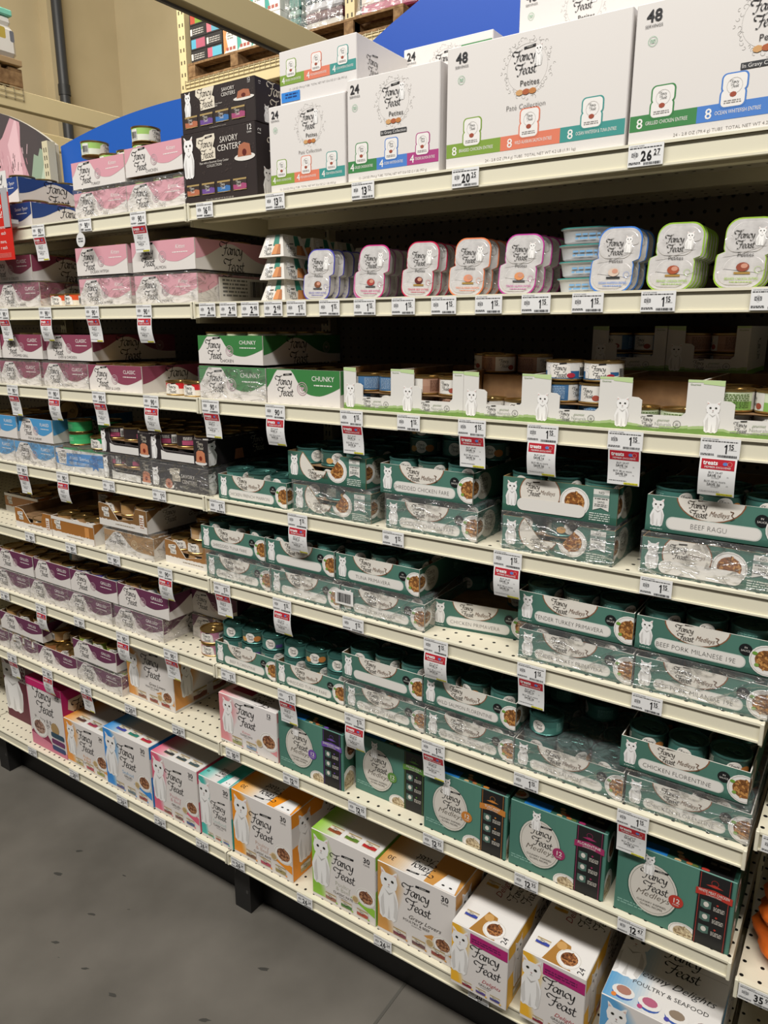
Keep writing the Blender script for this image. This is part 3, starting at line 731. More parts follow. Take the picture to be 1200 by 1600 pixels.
def wave_tray(label, short, x, z, col, word, flavor='', w=.2, h=.066, y=.014, d=.272, upper=True, cans='tan', film=False, rows=(0, 1), slant=0., bigfront=False, group=None, skip=(), detail=False, canfill=True, rot=0, side=True):
    f = wave_front(w, h, col, word, flavor, bigfront, wordslant=slant); s = wave_front(d, h, col, word, '', True) if side else None
    tray(label, x, y, z, w, d, h, f, s, film=film, group=group or '%s wave-print trays' % word.lower(), rot=rot)
    if canfill: fill(cans, short, x, y, z+.0354, w, d, rows, detail=detail, skip=skip, rot=rot)

# ---- teal trays
TG, TG2 = '477062', '2c5548'
def med_front(w, h, flavor, txt='6a6866', blank=False, tall=False, up=False):
    a = Art(); a.rect(0, 0, w, h, TG, 0); a.grad(0, 0, w, h*.16, '2c5548', '426b5e', 3, True, 1); a.grad(w*.25, h*.16, w*.9, h, '477062', '4f7a6c', 3, False, 0)
    a.ell(w*.46, h*1.05, w*.245, h*.62, '8a5a3c', 1, 28); a.ell(w*.46, h*1.05, w*.235, h*.59, 'ddd7cc', 2, 28)
    a.cat(w*.085, h*.14, h*.78, 2); a.fine(w*.04, h*.05, w*.09, h*.05, 1, 'b8c4bc', 2)
    a.rrect(w*.155, h*.10, w*.825, h*.46, h*.17, 'c7ccc4', 3); a.rrect(w*.163, h*.125, w*.817, h*.435, h*.15, 'dfdbd4', 4)
    a.logo(w*.375, h*.76, w*.155, '2a211a', 5); a.text('Medleys', w*.455, h*.61, h*.15, '6b4a34', 5, 'L', sx=.72, slant=.35, off=-.008)
    a.line([(w*.60, h*.80), (w*.625, h*.78), (w*.61, h*.70), (w*.632, h*.62), (w*.605, h*.56)], h*.02, '6b4a34', 5)
    if flavor: a.text(flavor, w*.46, h*.20, h*.145, txt, 6, sx=.92, maxw=w*.60, off=-.022, rot=.0)
    a.ell(w*.815, h*.66, h*.165, h*.165, '16191a', 5, 16); a.text('IN', w*.815, h*.69, h*.055, 'd8d4cc', 6); a.text('SAUCE', w*.815, h*.60, h*.055, 'd8d4cc', 6)
    a.bowl(w*.965, h*.46, h*.43, 5, ('8a5a30', 'c08a4c', '6b4422'), n=46, sq=1.0)
    a.ell(w*.88, h*.62, h*.07, h*.05, '6a9a3c', 7, 8); a.ell(w*.90, h*.30, h*.06, h*.05, '7aa048', 7, 8)
    return a
def med_side(d, h):
    a = Art(); a.rect(0, 0, d, h, '34604f', 0); a.ell(h*.75, h*.5, h*.55, h*.44, 'a9a394', 1, 22); a.logo(h*.75, h*.62, h*.62, '3a332a', 2, 3, False); a.text('Medleys', h*.75, h*.25, h*.12, '5b4432', 2, slant=.3, sx=.8)
    a.bowl(h*.12, h*.5, h*.40, 1, ('7a5030', 'a87a48', '5c3a20')); a.text('3+', d*.55, h*.4, h*.22, '86a094', 1); a.fine(d*.7, h*.25, d*.22, h*.4, 4, '6c8a7c', 1)
    a.ell(d*.62, h*.5, h*.4, h*.36, '40705f', 0, 18)
    return a
def med_tray(label, short, x, z, flavor, w=.2, h=.0585, y=.014, d=.272, film=False, rows=(0, 1, 2), kinds=('teal', 'tealphoto', 'teal', 'teal', 'teal', 'tealphoto', 'teal'), rot=0, skip=(), group='teal trays', layer2=True, cans=True, txt='6a6866'):
    t = tray(label, x, y, z, w, d, h, med_front(w, h, flavor, txt), med_side(d, h), base_col=TG, film=film, group=group, rot=rot, top=.0702)
    if cans: fill(kinds, short, x, y, z+.0354, w, d, rows, skip=skip, rot=rot)
    return t
def badge_art(a, x0, w, h):
    a.poly([(x0, h*.36), (x0+w*.5, h*.44), (x0+w, h*.36), (x0+w, h*.94), (x0, h*.94)], 'd9d6cf', 3); a.rect(x0, h*.72, x0+w, h*.80, '8a9a92', 4)
    a.text('NO', x0+w*.5, h*.82, h*.07, '3a4a44', 4); a.fine(x0+w*.1, h*.66, w*.8, h*.05, 1, '4a4a48', 4); a.text('SANS', x0+w*.5, h*.57, h*.06, '3a4a44', 4); a.fine(x0+w*.1, h*.46, w*.8, h*.09, 2, '5a5a58', 4)
    a.fine(x0-w*.2, h*.06, w*1.3, h*.24, 4, 'c9d2c8', 3)
def med_cut(label, short, x, z, w=.203, h=.062, y=.014, d=.272, film=False, cut=True, kinds=('teal', 'tealphoto', 'teal'), group='teal trays', word='', skip=()):
    a = Art(); a.rect(0, 0, w, h, TG, 0); a.grad(0, 0, w, h*.2, '2a5145', '35614f', 3, True, 1)
    a.cat(w*.085, h*.16, h*.74, 2)
    a.ell(w*.34, h*.62, w*.185, h*.58, '8a5a3c', 1, 26); a.ell(w*.34, h*.62, w*.176, h*.55, 'ddd7cc', 2, 26)
    a.bowl(w*.645, h*.5, h*.42, 2, ('8a5428', 'c08a4c', '6b4422'), n=40, sq=1.0)
    badge_art(a, w*.80, w*.13, h)
    if cut:
        a.logo(w*.33, h*.27, w*.12, '2a211a', 4); a.text('Medleys' if not word else word, w*.43, h*.18, h*.13, '5b4432', 4, slant=.2, sx=.8)
        P = [(0, 0), (w, 0), (w, h), (w*.70, h), (w*.56, h*.42), (w*.36, h*.42), (w*.2, h)]
        fo = P+[(0, h)]
        cells = [[(0, 0), (w*.36, 0), (w*.36, h*.42), (w*.2, h), (0, h)], [(w*.36, 0), (w*.56, 0), (w*.56, h*.42), (w*.36, h*.42)], [(w*.56, 0), (w, 0), (w, h), (w*.70, h), (w*.56, h*.42)]]
    else:
        a.logo(w*.28, h*.72, w*.14, '2a211a', 4); a.text('Medleys', w*.34, h*.60, h*.13, '6b4a34', 4, 'L', slant=.35, sx=.75, off=-.012)
        a.rrect(w*.14, h*.08, w*.74, h*.44, h*.18, 'ddd9d2', 6); fo = None; cells = None
    t = tray(label, x, y, z, w, d, h, a, med_side(d, h), base_col=TG, film=film, group=group, front_outline=fo, cells=cells, edge='9a7a4c')
    if cut: fill('tealphoto', short, x, y, z+.0011, w, d, (0,), layer=' below')
    fill(kinds, short, x, y, z+.0354, w, d, (0, 1, 2), skip=skip)

# ---- white grass trays with tall corner posts
def nat_tray(label, short, x, z, w=.1345, h=.082, y=.014, d=.205, group='white trays with cat posts', lower=True, upper=True, kinds='natgrey', dark=False, low_kinds=None):
    pl, pr, lw = .03*w/.1345, .022*w/.1345, h*.32; a = Art(); a.rect(0, 0, w, h, 'd9d6d0', 0)
    rd = random.Random(int(x*999)); g = []; n = 16
    for i in range(n):
        x0, x1 = w*i/n, w*(i+1)/n; y0 = h*(.05+.05*abs((i/n)-.5)*2+.02*rd.random()); y1 = h*(.05+.05*abs(((i+1)/n)-.5)*2+.02*rd.random())
        a.poly([(x0, 0), (x1, 0), (x1, y1*1.5), (x0, y0*1.5)], '9fb57c', 1); a.poly([(x0, 0), (x1, 0), (x1, y1), (x0, y0)], '6f9046', 2)
    a.poly([(0, h*.93), (pl, h*.9), (pl, h), (0, h)], 'b9cf95', 1); a.rect(w-pr, h*.955, w, h, 'b9cf95', 1); a.text('Gourmet', w-pr*.5, h*.90, h*.035, '5a7a3c', 2, maxw=pr*.8)
    a.cat(pl*.55, h*.05, h*.58, 3, .5); a.logo(w*.42, h*.19, w*.15, INK, 3); a.text('gourmet', w*.6, h*.21, h*.05, '7a8a6a', 3, slant=.4, maxw=w*.13); a.text('Naturals', w*.60, h*.125, h*.065, '8a8f86', 3, maxw=w*.2, off=-.01)
    a.ring(w*.755, h*.17, h*.07, h*.008, '5a5a56', 3, 14); a.fine(w*.74, h*.14, w*.03, h*.05, 3, '5a5a56', 3); a.fine(w*.32, h*.075, w*.42, h*.025, 1, '8a8a84', 3)
    k = .006
    fo = [(0, 0), (w, 0), (w, h), (w-pr, h), (w-pr, lw+k), (w-pr-k, lw), (pl*1.55, lw), (pl*1.55, h*.58), (pl*1.35, h*.63), (pl, h*.64), (pl, h-k), (pl-k, h), (0, h)]
    cells = [[(0, 0), (pl, 0), (pl, h), (0, h)], [(pl, 0), (pl*1.55, 0), (pl*1.55, h*.58), (pl, h*.64)], [(pl*1.55, 0), (w-pr, 0), (w-pr, lw), (pl*1.55, lw)], [(w-pr, 0), (w, 0), (w, h), (w-pr, h)]]
    s = Art(); s.rect(0, 0, d, h, 'd6d3cd', 0); s.rect(0, 0, d, h*.1, '7fae45', 1); s.logo(d*.5, h*.5, h*.5, INK, 2, 3)
    t = tray(label, x, y, z, w, d, h, a, s, base_col='d9d6d0', front_outline=fo, cells=cells, group=group, pad=upper, edge='d5d0c5')
    if lower: fill(low_kinds or kinds, short, x, y, z+.0011, w, d, (0,) if upper else (0, 1), cols=2, layer=' below' if upper else '', group='cans in the white post trays')
    if upper: fill(kinds, short, x, y, z+.0354, w, d, (0, 1), cols=2, group='cans in the white post trays')

# ---- dark savory trays with cat posts
def sav_tray(label, short, x, z, w=.2, h=.062, y=.014, d=.272, film=False, full=False, rows=(0, 1), group='black trays with cat posts'):
    a = Art(); a.rect(0, 0, w, h, '2b2627', 0)
    rd = random.Random(3)
    for i in range(30): a.ell(rd.uniform(0, w), rd.uniform(0, h), .0022, .0022, '3c3637', 1, 8)
    if full:
        a.cat(w*.03, h*.08, h*.78, 2, .8); a.logo(w*.42, h*.62, w*.16, '2a1d1a', 3, halo='ddd3c0'); a.text('SAVORY', w*.65, h*.55, h*.15, 'ddd6cc', 3, maxw=w*.25); a.text('CENTERS', w*.67, h*.33, h*.15, 'ddd6cc', 3, maxw=w*.3)
        a.ell(w*.30, h*.12, w*.09, h*.09, 'd0ccc6', 3); a.ell(w*.30, h*.24, w*.065, h*.2, 'b5745a', 4); a.ell(w*.30, h*.22, w*.02, h*.07, '7a3020', 5); a.ring(w*.88, h*.3, h*.12, h*.012, '9a948e', 2); fo = cells = None
        s = Art(); s.rect(0, 0, d, h, '2b2627', 0); s.cat(.004, 0, h*.9, 1, .9); s.logo(d*.5, h*.55, h*.7, '2a1d1a', 3, 3, halo='ddd3c0')
    else:
        pl, pr, lw = w*.17, w*.24, h*.42
        a.cat(w*.015, h*.02, h*.96, 2, .62); a.poly([(pl, h*.04), (w-pr, h*.04), (w-pr, h*.34), (pl+w*.1, h*.34), (pl, h*.42)], 'dad7d2', 2)
        a.ell(w*.88, h*.10, w*.1, h*.09, 'dad7d2', 3); a.poly([(w*.80, h*.12), (w*.96, h*.12), (w*.95, h*.5), (w*.91, h*.58), (w*.84, h*.58), (w*.81, h*.5)], 'c07a58', 4)
        a.ell(w*.88, h*.28, w*.025, h*.09, '7a2a1a', 5); a.logo(w*.88, h*.78, w*.12, 'ddd3c0', 3, 3, False)
        fo = [(0, 0), (w, 0), (w, h), (w-pr, h), (w-pr, lw), (pl+.008, lw), (pl, lw+.012), (pl, h), (0, h)]
        cells = [[(0, 0), (pl, 0), (pl, h), (0, h)], [(pl, 0), (w-pr, 0), (w-pr, lw), (pl, lw)], [(w-pr, 0), (w, 0), (w, h), (w-pr, h)]]
        s = Art(); s.rect(0, 0, d, h, '2b2627', 0); s.cat(.004, 0, h*.95, 1, .9); s.poly([(.085, .006), (.118, .006), (.114, h*.5), (.09, h*.5)], 'c07a58', 2); s.logo(d*.62, h*.6, h*.8, 'ddd3c0', 2, 3, False)
    t = tray(label, x, y, z, w, d, h, a, s, base_col='2b2627', front_outline=fo, cells=cells, film=film, group=group, edge='8a8480')
    if not full: fill('savory', short, x, y, z+.0011, w, d, (0,), layer=' below', detail=False)
    fill('savory', short, x, y, z+.0354, w, d, rows, detail=False)

# ---- gravy trays
def gravy_tray(label, short, x, z, w=.2, h=.062, y=.014, d=.272, col='9c652b', mode='notch', film=False, rows=(0, 1), kinds=('tan', 'tan', 'tanphoto'), group='brown gravy trays', skip=(), low=True, rot=0):
    a = Art(); a.rect(0, 0, w, h, col, 0); rd = random.Random(int(abs(x)*777)); n = 18
    for i in range(n):
        y0, y1 = h*(.28+.05*rd.random()), h*(.28+.05*rd.random()); a.poly([(w*i/n, 0), (w*(i+1)/n, 0), (w*(i+1)/n, y1), (w*i/n, y0)], 'dad5ce', 1)
    s = Art(); s.rect(0, 0, d, h, col, 0); s.poly([(0, 0), (d, 0), (d, h*.35), (d*.6, h*.45), (d*.45, h*.9), (d*.15, h*.9), (0, h*.5)], 'dad5ce', 1); s.logo(d*.28, h*.6, h*.75, INK, 2, 3, halo='dad5ce'); s.text('Gravy Lovers', d*.68, h*.35, h*.2, '3a2a1a', 2, slant=.3, maxw=d*.4)
    fo = cells = None
    a.logo(w*.15, h*.62, w*.13, INK, 3, halo='e2ddd4'); a.fine(w*.35, h*.12, w*.4, h*.08, 1, '8a7a64', 2)
    if mode == 'wave':
        a = Art(); a.rect(0, 0, w, h, 'd9d4ce', 0); n = 20
        for i in range(n):
            f = lambda t: h*min(.97, .25+.75*math.exp(-((t-.28)/.22)**2)); a.poly([(w*i/n, f(i/n)), (w*(i+1)/n, f((i+1)/n)), (w*(i+1)/n, h), (w*i/n, h)], 'a07a4a', 1)
        a.logo(w*.28, h*.72, w*.14, INK, 2); a.text('Gravy Lovers', w*.26, h*.42, h*.15, '2a211a', 2, slant=.35, maxw=w*.42); a.seal(w*.62, h*.55, h*.2, 'd0b890', 2)
    elif mode == 'notch':
        a.rect(w*.86, h*.15, w*.95, h*.8, 'dfdad2', 3); a.fine(w*.87, h*.2, w*.07, h*.5, 5, '9a5a2a', 4)
        fo = [(0, 0), (w, 0), (w, h), (w*.78, h), (w*.72, h*.5), (w*.40, h*.35), (w*.22, h*.95), (w*.1, h), (0, h)]
        cells = [[(0, 0), (w*.40, 0), (w*.40, h*.35), (w*.22, h*.95), (w*.1, h), (0, h)], [(w*.40, 0), (w*.72, 0), (w*.72, h*.5), (w*.40, h*.35)], [(w*.72, 0), (w, 0), (w, h), (w*.78, h), (w*.72, h*.5)]]
    else:
        a.rect(0, h*.86, w, h, 'dad5ce', 2); a.poly([(w*.8, h*.3), (w*.85, h*.36), (w*.9, h*.3), (w*.9, h*.8), (w*.8, h*.8)], 'c98a4a', 2)
    tray(label, x, y, z, w, d, h, a, s, base_col=col if mode != 'wave' else 'd9d4ce', front_outline=fo, cells=cells, film=film, group=group, edge='d5cdbf', rot=rot)
    if mode == 'notch' and low: fill('tanphoto', short, x, y, z+.0011, w, d, (0,), layer=' below', detail=False, rot=rot)
    fill(list(kinds), short, x, y, z+.0354, w, d, rows, detail=False, skip=skip, rot=rot)
# ================================================================== CARTONS
def carton(name, label, cat_, x, y, z, w, d, h, front=None, side=None, top=None, col='dcd7d1', fm=None, rot=0, group=None, c=.0012, hidden_left=None, tilt=0):
    m = M(); mat = C(col, .42)
    m.box(0, 0, 0, w, d, h, mat, c, {k: C(v, .42) for k, v in (fm or {}).items()})
    if front: m.art(front, (0, 0, 0), (1, 0, 0), (0, 0, 1), [[(c, c), (w-c, c), (w-c, h-c), (c, h-c)]])
    if side: m.art(side, (w, 0, 0), (0, 1, 0), (0, 0, 1), [[(c, c), (d-c, c), (d-c, h-c), (c, h-c)]])
    if top: m.art(top, (0, 0, h), (1, 0, 0), (0, 1, 0), [[(c, c), (w-c, c), (w-c, d-c), (c, d-c)]])
    # flap seam on the top and a tuck edge at the side
    m.box(w*.02, d*.5-.0004, h-.0002, w*.98, d*.5+.0004, h+.0003, C('a8a29a', .6))
    o = m.build(name, None, (x, y, z), rot); KIDS[o] = []
    return tag(o, label, cat_, group)
def tubicon(a, cx, cy, w, col, z=2):
    h = w*1.28
    a.rrect(cx-w/2, cy, cx+w/2, cy+h*.56, w*.2, col, z); a.rrect(cx-w*.47, cy+h*.44, cx+w*.53, cy+h, w*.2, col, z)
    a.rrect(cx-w*.44, cy+h*.04, cx+w*.44, cy+h*.53, w*.17, 'e6e2dd', z+1); a.rrect(cx-w*.41, cy+h*.47, cx+w*.47, cy+h*.96, w*.17, 'e6e2dd', z+1)
    a.ring(cx+w*.03, cy+h*.62, w*.3, w*.02, 'c9c4be', z+2, 14); a.logo(cx+.02*w, cy+h*.68, w*.36, '4a4a48', z+3, 3, False); a.ell(cx, cy+h*.38, w*.13, w*.1, '9a4a34', z+2, 8)
    a.fine(cx-w*.32, cy+h*.12, w*.64, h*.12, 2, '8a8682', z+2); return a
def swirl(a, cx, cy, r, z=1, col='b9b5b0'):
    rd = random.Random(8)
    for i in range(46):
        t = 2*pi*i/46+rd.uniform(-.05, .05); q = r*rd.uniform(.82, 1.02); s = r*rd.uniform(.05, .11); p = []
        for k in range(7):
            u = k/6*4.2+i; p.append((cx+q*cos(t)+s*(1-k/9)*cos(u), cy+q*sin(t)+s*(1-k/9)*sin(u)))
        a.line(p, r*.012, col, z)
    a.ring(cx, cy, r*.78, r*.012, 'cdc9c4', z, 30)
def petites_front(w, h, n, cols, coll, bar=False, body='dad5d0', num='4', lw=.30, cx=.5, servings=True, low=.2, dy=0.):
    a = Art(); a.rect(0, 0, w, h, body, 0)
    by0, by1 = h*.105, h*.105+h*.115
    ncol = len(cols)
    for i, c in enumerate(cols):
        x0, x1 = w*i/ncol, w*(i+1)/ncol; a.rect(x0, by0, x1, by1, c[0], 1)
        a.text(num, x0+(x1-x0)*.16, by0+h*.02, h*.075, 'e8e5e0', 2, off=.01); a.text(c[1], x0+(x1-x0)*.25, by0+h*.038, h*.028, 'e4e0da', 2, 'L', maxw=(x1-x0)*.62)
        tubicon(a, x0+(x1-x0)*.48, by1-h*.04, h*(.165 if num == '4' else .185), c[0], 2)
    a.text('%s - 2.8 OZ (79.4 g) TUBS  TOTAL NET WT %s' % ({'4': '12', '8': '24'}[num], {'4': '33.6 OZ (2.1 LB) (953 g)', '8': '4.2 LB (1.91 kg)'}[num]), w*.5, h*.035, h*.024, '7a7672', 1, maxw=w*.75, off=-.01)
    lx, ly = w*cx, h*.725; R = h*.235
    swirl(a, lx, ly, R); a.cat(lx+R*.42, ly-R*.02, R*.72, 2, .45); a.logo(lx-R*.10, ly+R*.2, R*1.0, INK, 3)
    a.text('Petites', lx+R*.12, ly-R*.58, R*.2, '3a3532', 3); 
    for i, (dx, c) in enumerate(((-.25, 'c99a64'), (0, 'a85a34'), (.25, 'b87840'))): a.ell(lx+R*dx, ly-R*.78, R*.15, R*.1, c, 3, 8)
    a.text(n, w*.09, h*.865, h*.085, '2b2a2c', 3, off=.02); a.text('SERVINGS', w*.09, h*.825, h*.022, '4a4846', 3); a.ring(w*.09, h*.73, h*.035, h*.003, '7ab08a', 3, 14); a.fine(w*.09-h*.02, h*.715, h*.04, h*.03, 3, '8ab898', 3)
    if bar: a.rect(lx-h*.16, ly-R*1.28, lx+h*.16, ly-R*1.10, '3a3a3c', 3); a.text(coll, lx, ly-R*1.25, h*.028, 'ddd9d4', 4)
    else: a.text(coll, lx, ly-R*1.32, h*.042, '5a5552', 3, off=-.012)
    if dy: a.items = [([(x, y+dy) for x, y in p], m, z) for p, m, z in a.items]
    return a
PG = [('7d9b3c', 'BRAISED CHICKEN ENTREE'), ('d97a5e', 'WILD ALASKAN SALMON ENTREE'), ('3f9089', 'OCEAN WHITEFISH & TUNA ENTREE')]
GG = [('3f8048', 'GRILLED CHICKEN ENTREE'), ('4a7cc4', 'OCEAN WHITEFISH ENTREE'), ('a8407c', 'TENDER SALMON ENTREE')]
def cats_front(w, h, colr, cnt, l1, l2, sub, script=None, bowlc=('7c4f36', 'b07e58', '57311f'), catside=True, icons=('b0a070', 'b04a5a', '9a9a5a'), banner=None, lx=.50, ly=.62, lw=.42, body='d9d3ce', bowl=True, gradw=.38, dark=None):
    a = Art(); a.rect(0, 0, w, h, body, 0); c0 = colr; n = 15
    for i in range(n):          # printed airbrush edge beside the cat
        t = i/(n-1); ca_ = [int(c0[j:j+2], 16) for j in (0, 2, 4)]; cb = [int(body[j:j+2], 16) for j in (0, 2, 4)]; c = ''.join('%02x' % round(ca_[j]*(t)+cb[j]*(1-t)) for j in range(3))
        g = gradw*(1-t*.45); a.poly([(0, h*.05), (w*g*.75, h*.05), (w*g*.55, h*.25), (w*g*.85, h*.5), (w*g, h*.75), (w*g*.75, h*.95), (w*g*.5, h), (0, h)], c, .15+.07*i, True)
    (a.cat(w*.155, h*.22, h*.72, 3, .42) if catside else None)
    for q in range(1): a.logo(w*lx, h*ly, w*lw, INK, 3)
    y = h*ly-w*lw*.66
    if script: a.text(script, w*(lx+.10), y-h*.02, h*.06, '2a211a' if not dark else dark, 3, slant=.45, maxw=w*.55, off=-.006); y -= h*.08
    else:
        if l1: a.text(l1, w*lx, y-h*.012, h*.06, colr if dark is None else dark, 3, off=-.012); y -= h*.062
        if l2: a.text(l2, w*lx, y-h*.02, h*.06, colr if dark is None else dark, 3, off=-.012); y -= h*.085
    a.text(sub, w*lx, y, h*.036, '4a4644', 3, maxw=w*.42); a.text('COLLECTION', w*lx, y-h*.03, h*.016, '4a4644', 3)
    if cnt: a.text(cnt, w*.87, h*.86, h*.075, '232124', 3, off=.015); a.text('CANS', w*.87, h*.82, h*.026, '232124', 3)
    if bowl:
        a.poly([(w*.62, h*.26), (w, h*.12), (w, h*.24), (w*.72, h*.32)], colr, 2); a.bowl(w*.86, h*(.36 if not script else .25), w*(.155 if not script else .13), 3, bowlc, sq=.85, n=40); a.ell(w*.70, h*(.27 if not script else .20), w*.055, w*.055, 'd8c8a8', 6, 14); a.ell(w*.70, h*(.27 if not script else .20), w*.042, w*.042, 'b59a6c', 7, 14)
    for i, c in enumerate(icons): a.canicon(w*(.22+.25*i), h*.055, w*.17, c, 3); a.ell(w*(.22+.25*i)+w*.18, h*.06, h*.014, h*.014, colr, 6, 10)
    if banner: a.poly([(w*.34, h*.80), (w*.99, h*.78), (w*.99, h*.94), (w*.34, h*.96)], banner, 4); a.fine(w*.37, h*.83, w*.5, h*.07, 2, '5a1448', 5)
    return a
def cats_side(d, h, colr, icons=('b0a070', 'b04a5a')):
    a = Art(); a.rect(0, 0, d, h, 'd9d3ce', 0); a.grad(0, h*.0, d*.6, h*.5, colr, 'd9d3ce', 6, False, 0); a.poly([(0, 0), (d*.5, 0), (d*.25, h*.4), (0, h*.5)], colr, 1); a.poly([(0,h), (d*.5,h), (d*.4,h*.75),(0,h*.8)], colr, 1)
    a.cat(d*.17, h*.2, h*.72, 2, .42); a.logo(d*.6, h*.65, d*.3, INK, 3, 3)
    for i, c in enumerate(icons): a.canicon(d*(.1+.18*i), h*.05, d*.13, c, 3)
    return a
def cats_top(w, d, colr, mode='icons', cnt='30', icons=('3f4a9c', '2f7a6a', 'b02a3c'), icold='d9a04a'):
    a = Art(); a.rect(0, 0, w, d, 'dcd8d3', 0)
    a.grad(0, 0, w*.4, d, colr, 'dcd8d3', 7, False, 1)
    if mode == 'icons':
        for i, c in enumerate(icons): a.canicon(w*(.2+.27*i), d*.045, w*.2, c, 3)
        a.logo(w*.55, d*.52, w*.4, INK, 3); a.bowl(w*.75, d*.8, w*.12, 2)
    elif mode == 'flip':
        a.rect(w*.6, 0, w, d, colr, 1); a.logo(w*.5, d*.14, w*.34, INK, 3, flip=True); a.text(cnt, w*.12, d*.10, w*.07, '232124', 3, rot=pi); a.poly([(w*.72, 0), (w*.98, 0), (w*.94, d*.16), (w*.78, d*.16)], 'ebe9e6', 3)
        for ex in (.81, .90): a.ell(w*ex, d*.045, w*.02, w*.012, '1a1a18', 4, 8)
    elif mode == 'delights':
        a.grad(0, 0, w, d, 'e6e2dd', 'd9d3cc', 2, True, 1); a.poly([(w*.3, 0), (w*.75, 0), (w*.6, d*.2), (w*.42, d*.22)], 'a87838', 2)
        a.bowl(w*.66, d*.09, w*.19, 3, ('7a4a2c', 'b07848', '4a2c1a'), sq=1); a.canicon(w*.10, d*.1, w*.22, '3c4a9c', 3); a.ell(w*.48, d*.17, w*.08, w*.08, 'c79a5c', 4, 14); a.text(cnt, w*.93, d*.04, w*.1, '232124', 4, rot=pi/2)
        a.logo(w*.72, d*.5, w*.5, INK, 3, rot=-pi/2+pi); a.text('Delights', w*.45, d*.5, w*.12, '8a2a3a', 3, slant=.3, rot=pi/2); a.canicon(w*.1, d*.45, w*.22, 'c99a3c', 3)
    elif mode == 'creamy':
        a.rect(0, 0, w, d, '6c6864', 1) if False else None
        for i in range(4):
            x = w*(.17+.24*i); y = d*(.085); a.ell(x, y-.004, w*.10, d*.05, '3c5aa0', 2, 14); a.ell(x, y, w*.105, d*.048, 'dedad5', 3, 16); a.ell(x, y+.003, w*.07, d*.034, ('a87868', 'b0607a', '8a7a68', '93756c')[i], 4, 12); a.ell(x-w*.07, y-d*.05, w*.025, w*.025, ('d9803c', 'b04a78', '4a4a9c', '3a9a8a')[i], 5, 10)
        a.text('POULTRY & SEAFOOD', w*.55, d*.185, w*.05, '3a3836', 3); a.text('Creamy Delights', w*.52, d*.27, w*.085, '2a2826', 3, slant=.45, off=-.008); a.logo(w*.56, d*.50, w*.42, INK, 3); a.cat(w*.11, d*.2, d*.42, 3, .55)
    return a
def med12_front(w, h, txt, col):
    a = Art(); a.rect(0, 0, w, h, '4a7a6c', 0); a.grad(0, 0, w*.7, h, '457366', '51806f', 5, False, 0)
    a.ell(w*.33, h*.47, w*.225, h*.37, '2c5548', 1, 30); a.ell(w*.33, h*.48, w*.215, h*.355, 'cfc9bf', 2, 30); a.ring(w*.33, h*.48, w*.2, w*.004, '8f8a80', 3, 30, h*.33)
    a.logo(w*.34, h*.60, w*.27, INK, 4); a.text('Medleys', w*.33, h*.36, h*.085, '5b4f44', 4, slant=.35, sx=1.05, off=-.014); 
    a.text('CULINARY INSPIRED', w*.33, h*.27, h*.028, '5a5650', 4, maxw=w*.27); a.text('GLOBAL RECIPES', w*.33, h*.225, h*.028, '5a5650', 4, maxw=w*.2)
    a.cat(w*.285, h*.67, h*.28, 5, .5); a.ell(w*.535, h*.45, h*.085, h*.085, col, 5, 20); a.text('12', w*.535, h*.43, h*.065, 'e4e0d8', 6, off=.01); a.text('CANS', w*.535, h*.395, h*.02, 'e4e0d8', 6)
    a.bowl(w*.62, h*.05, h*.17, 3, ('b8a484', 'd8c8a4', '8a7454'), sq=.8); a.fine(w*.03, h*.12, w*.26, h*.07, 2, '7fa89a', 1)
    a.rect(w*.70, 0, w*.965, h, '1d1c1d', 4); a.line([(w*.715, 0), (w*.715, h)], w*.004, col, 5); a.line([(w*.95, 0), (w*.95, h)], w*.004, col, 5)
    a.poly([(w*.685, h*.68), (w*.83, h*.71), (w*.98, h*.68), (w*.98, h*.77), (w*.83, h*.80), (w*.685, h*.77)], col, 6)
    a.text(txt, w*.83, h*.735, h*.038, 'e0dcd4', 7, maxw=w*.25, off=.005); a.text('COLLECTION', w*.83, h*.705, h*.02, 'e0dcd4', 7)
    a.ring(w*.83, h*.89, h*.04, h*.004, col, 5, 12); a.poly([(w*.76, h*.84), (w*.83, h*.87), (w*.90, h*.84), (w*.83, h*.83)], col, 5)
    for i in range(3):
        y = h*(.53-.17*i); a.poly([(w*.735, y), (w*.775, y-h*.015), (w*.82, y), (w*.82, y+h*.10), (w*.735, y+h*.10)], '4d6a60', 6); a.ell(w*.78, y+h*.05, w*.022, h*.035, 'd6d0c6', 7, 12); a.ell(w*.87, y+h*.085, h*.013, h*.013, col, 6, 10); a.fine(w*.84, y-h*.005, w*.09, h*.06, 3, 'c6c0b6', 6)
    return a
def med12_side(d, h):
    a = Art(); a.rect(0, 0, d, h, '35634f', 0); a.bowl(h*.14, h*.12, h*.2, 1, ('b8a484', 'd8c8a4', '8a7454'), sq=1.3); a.bowl(h*.2, h*.7, h*.16, 1, sq=1.3); a.logo(d*.6, h*.6, d*.3, 'd0c8b8', 1, 3); return a
def med12_top(w, d, col):
    a = Art(); a.rect(0, 0, w, d, '2c5548', 0); a.rect(w*.14, 0, w*.42, d*.12, '1f6fb4', 1); a.rect(w*.70, 0, w*.965, d, '1d1c1d', 1)
    rd = random.Random(6)
    for i in range(26): a.ell(w*rd.uniform(.44, .66), d*rd.uniform(.0, .6), w*.03, w*.02, rd.choice(('7a4a34', 'a8683c', '5a6a34', 'c0a070', '8a2c24')), 2+i % 3, 8)
    a.bowl(w*.05, d*.12, w*.09, 2, ('b89a64', 'c9563a', '6a8a3c')); a.ell(w*.74, d*.02, w*.035, w*.02, col, 3, 10); a.fine(w*.76, d*.1, w*.16, d*.3, 5, '6a6458', 2); return a
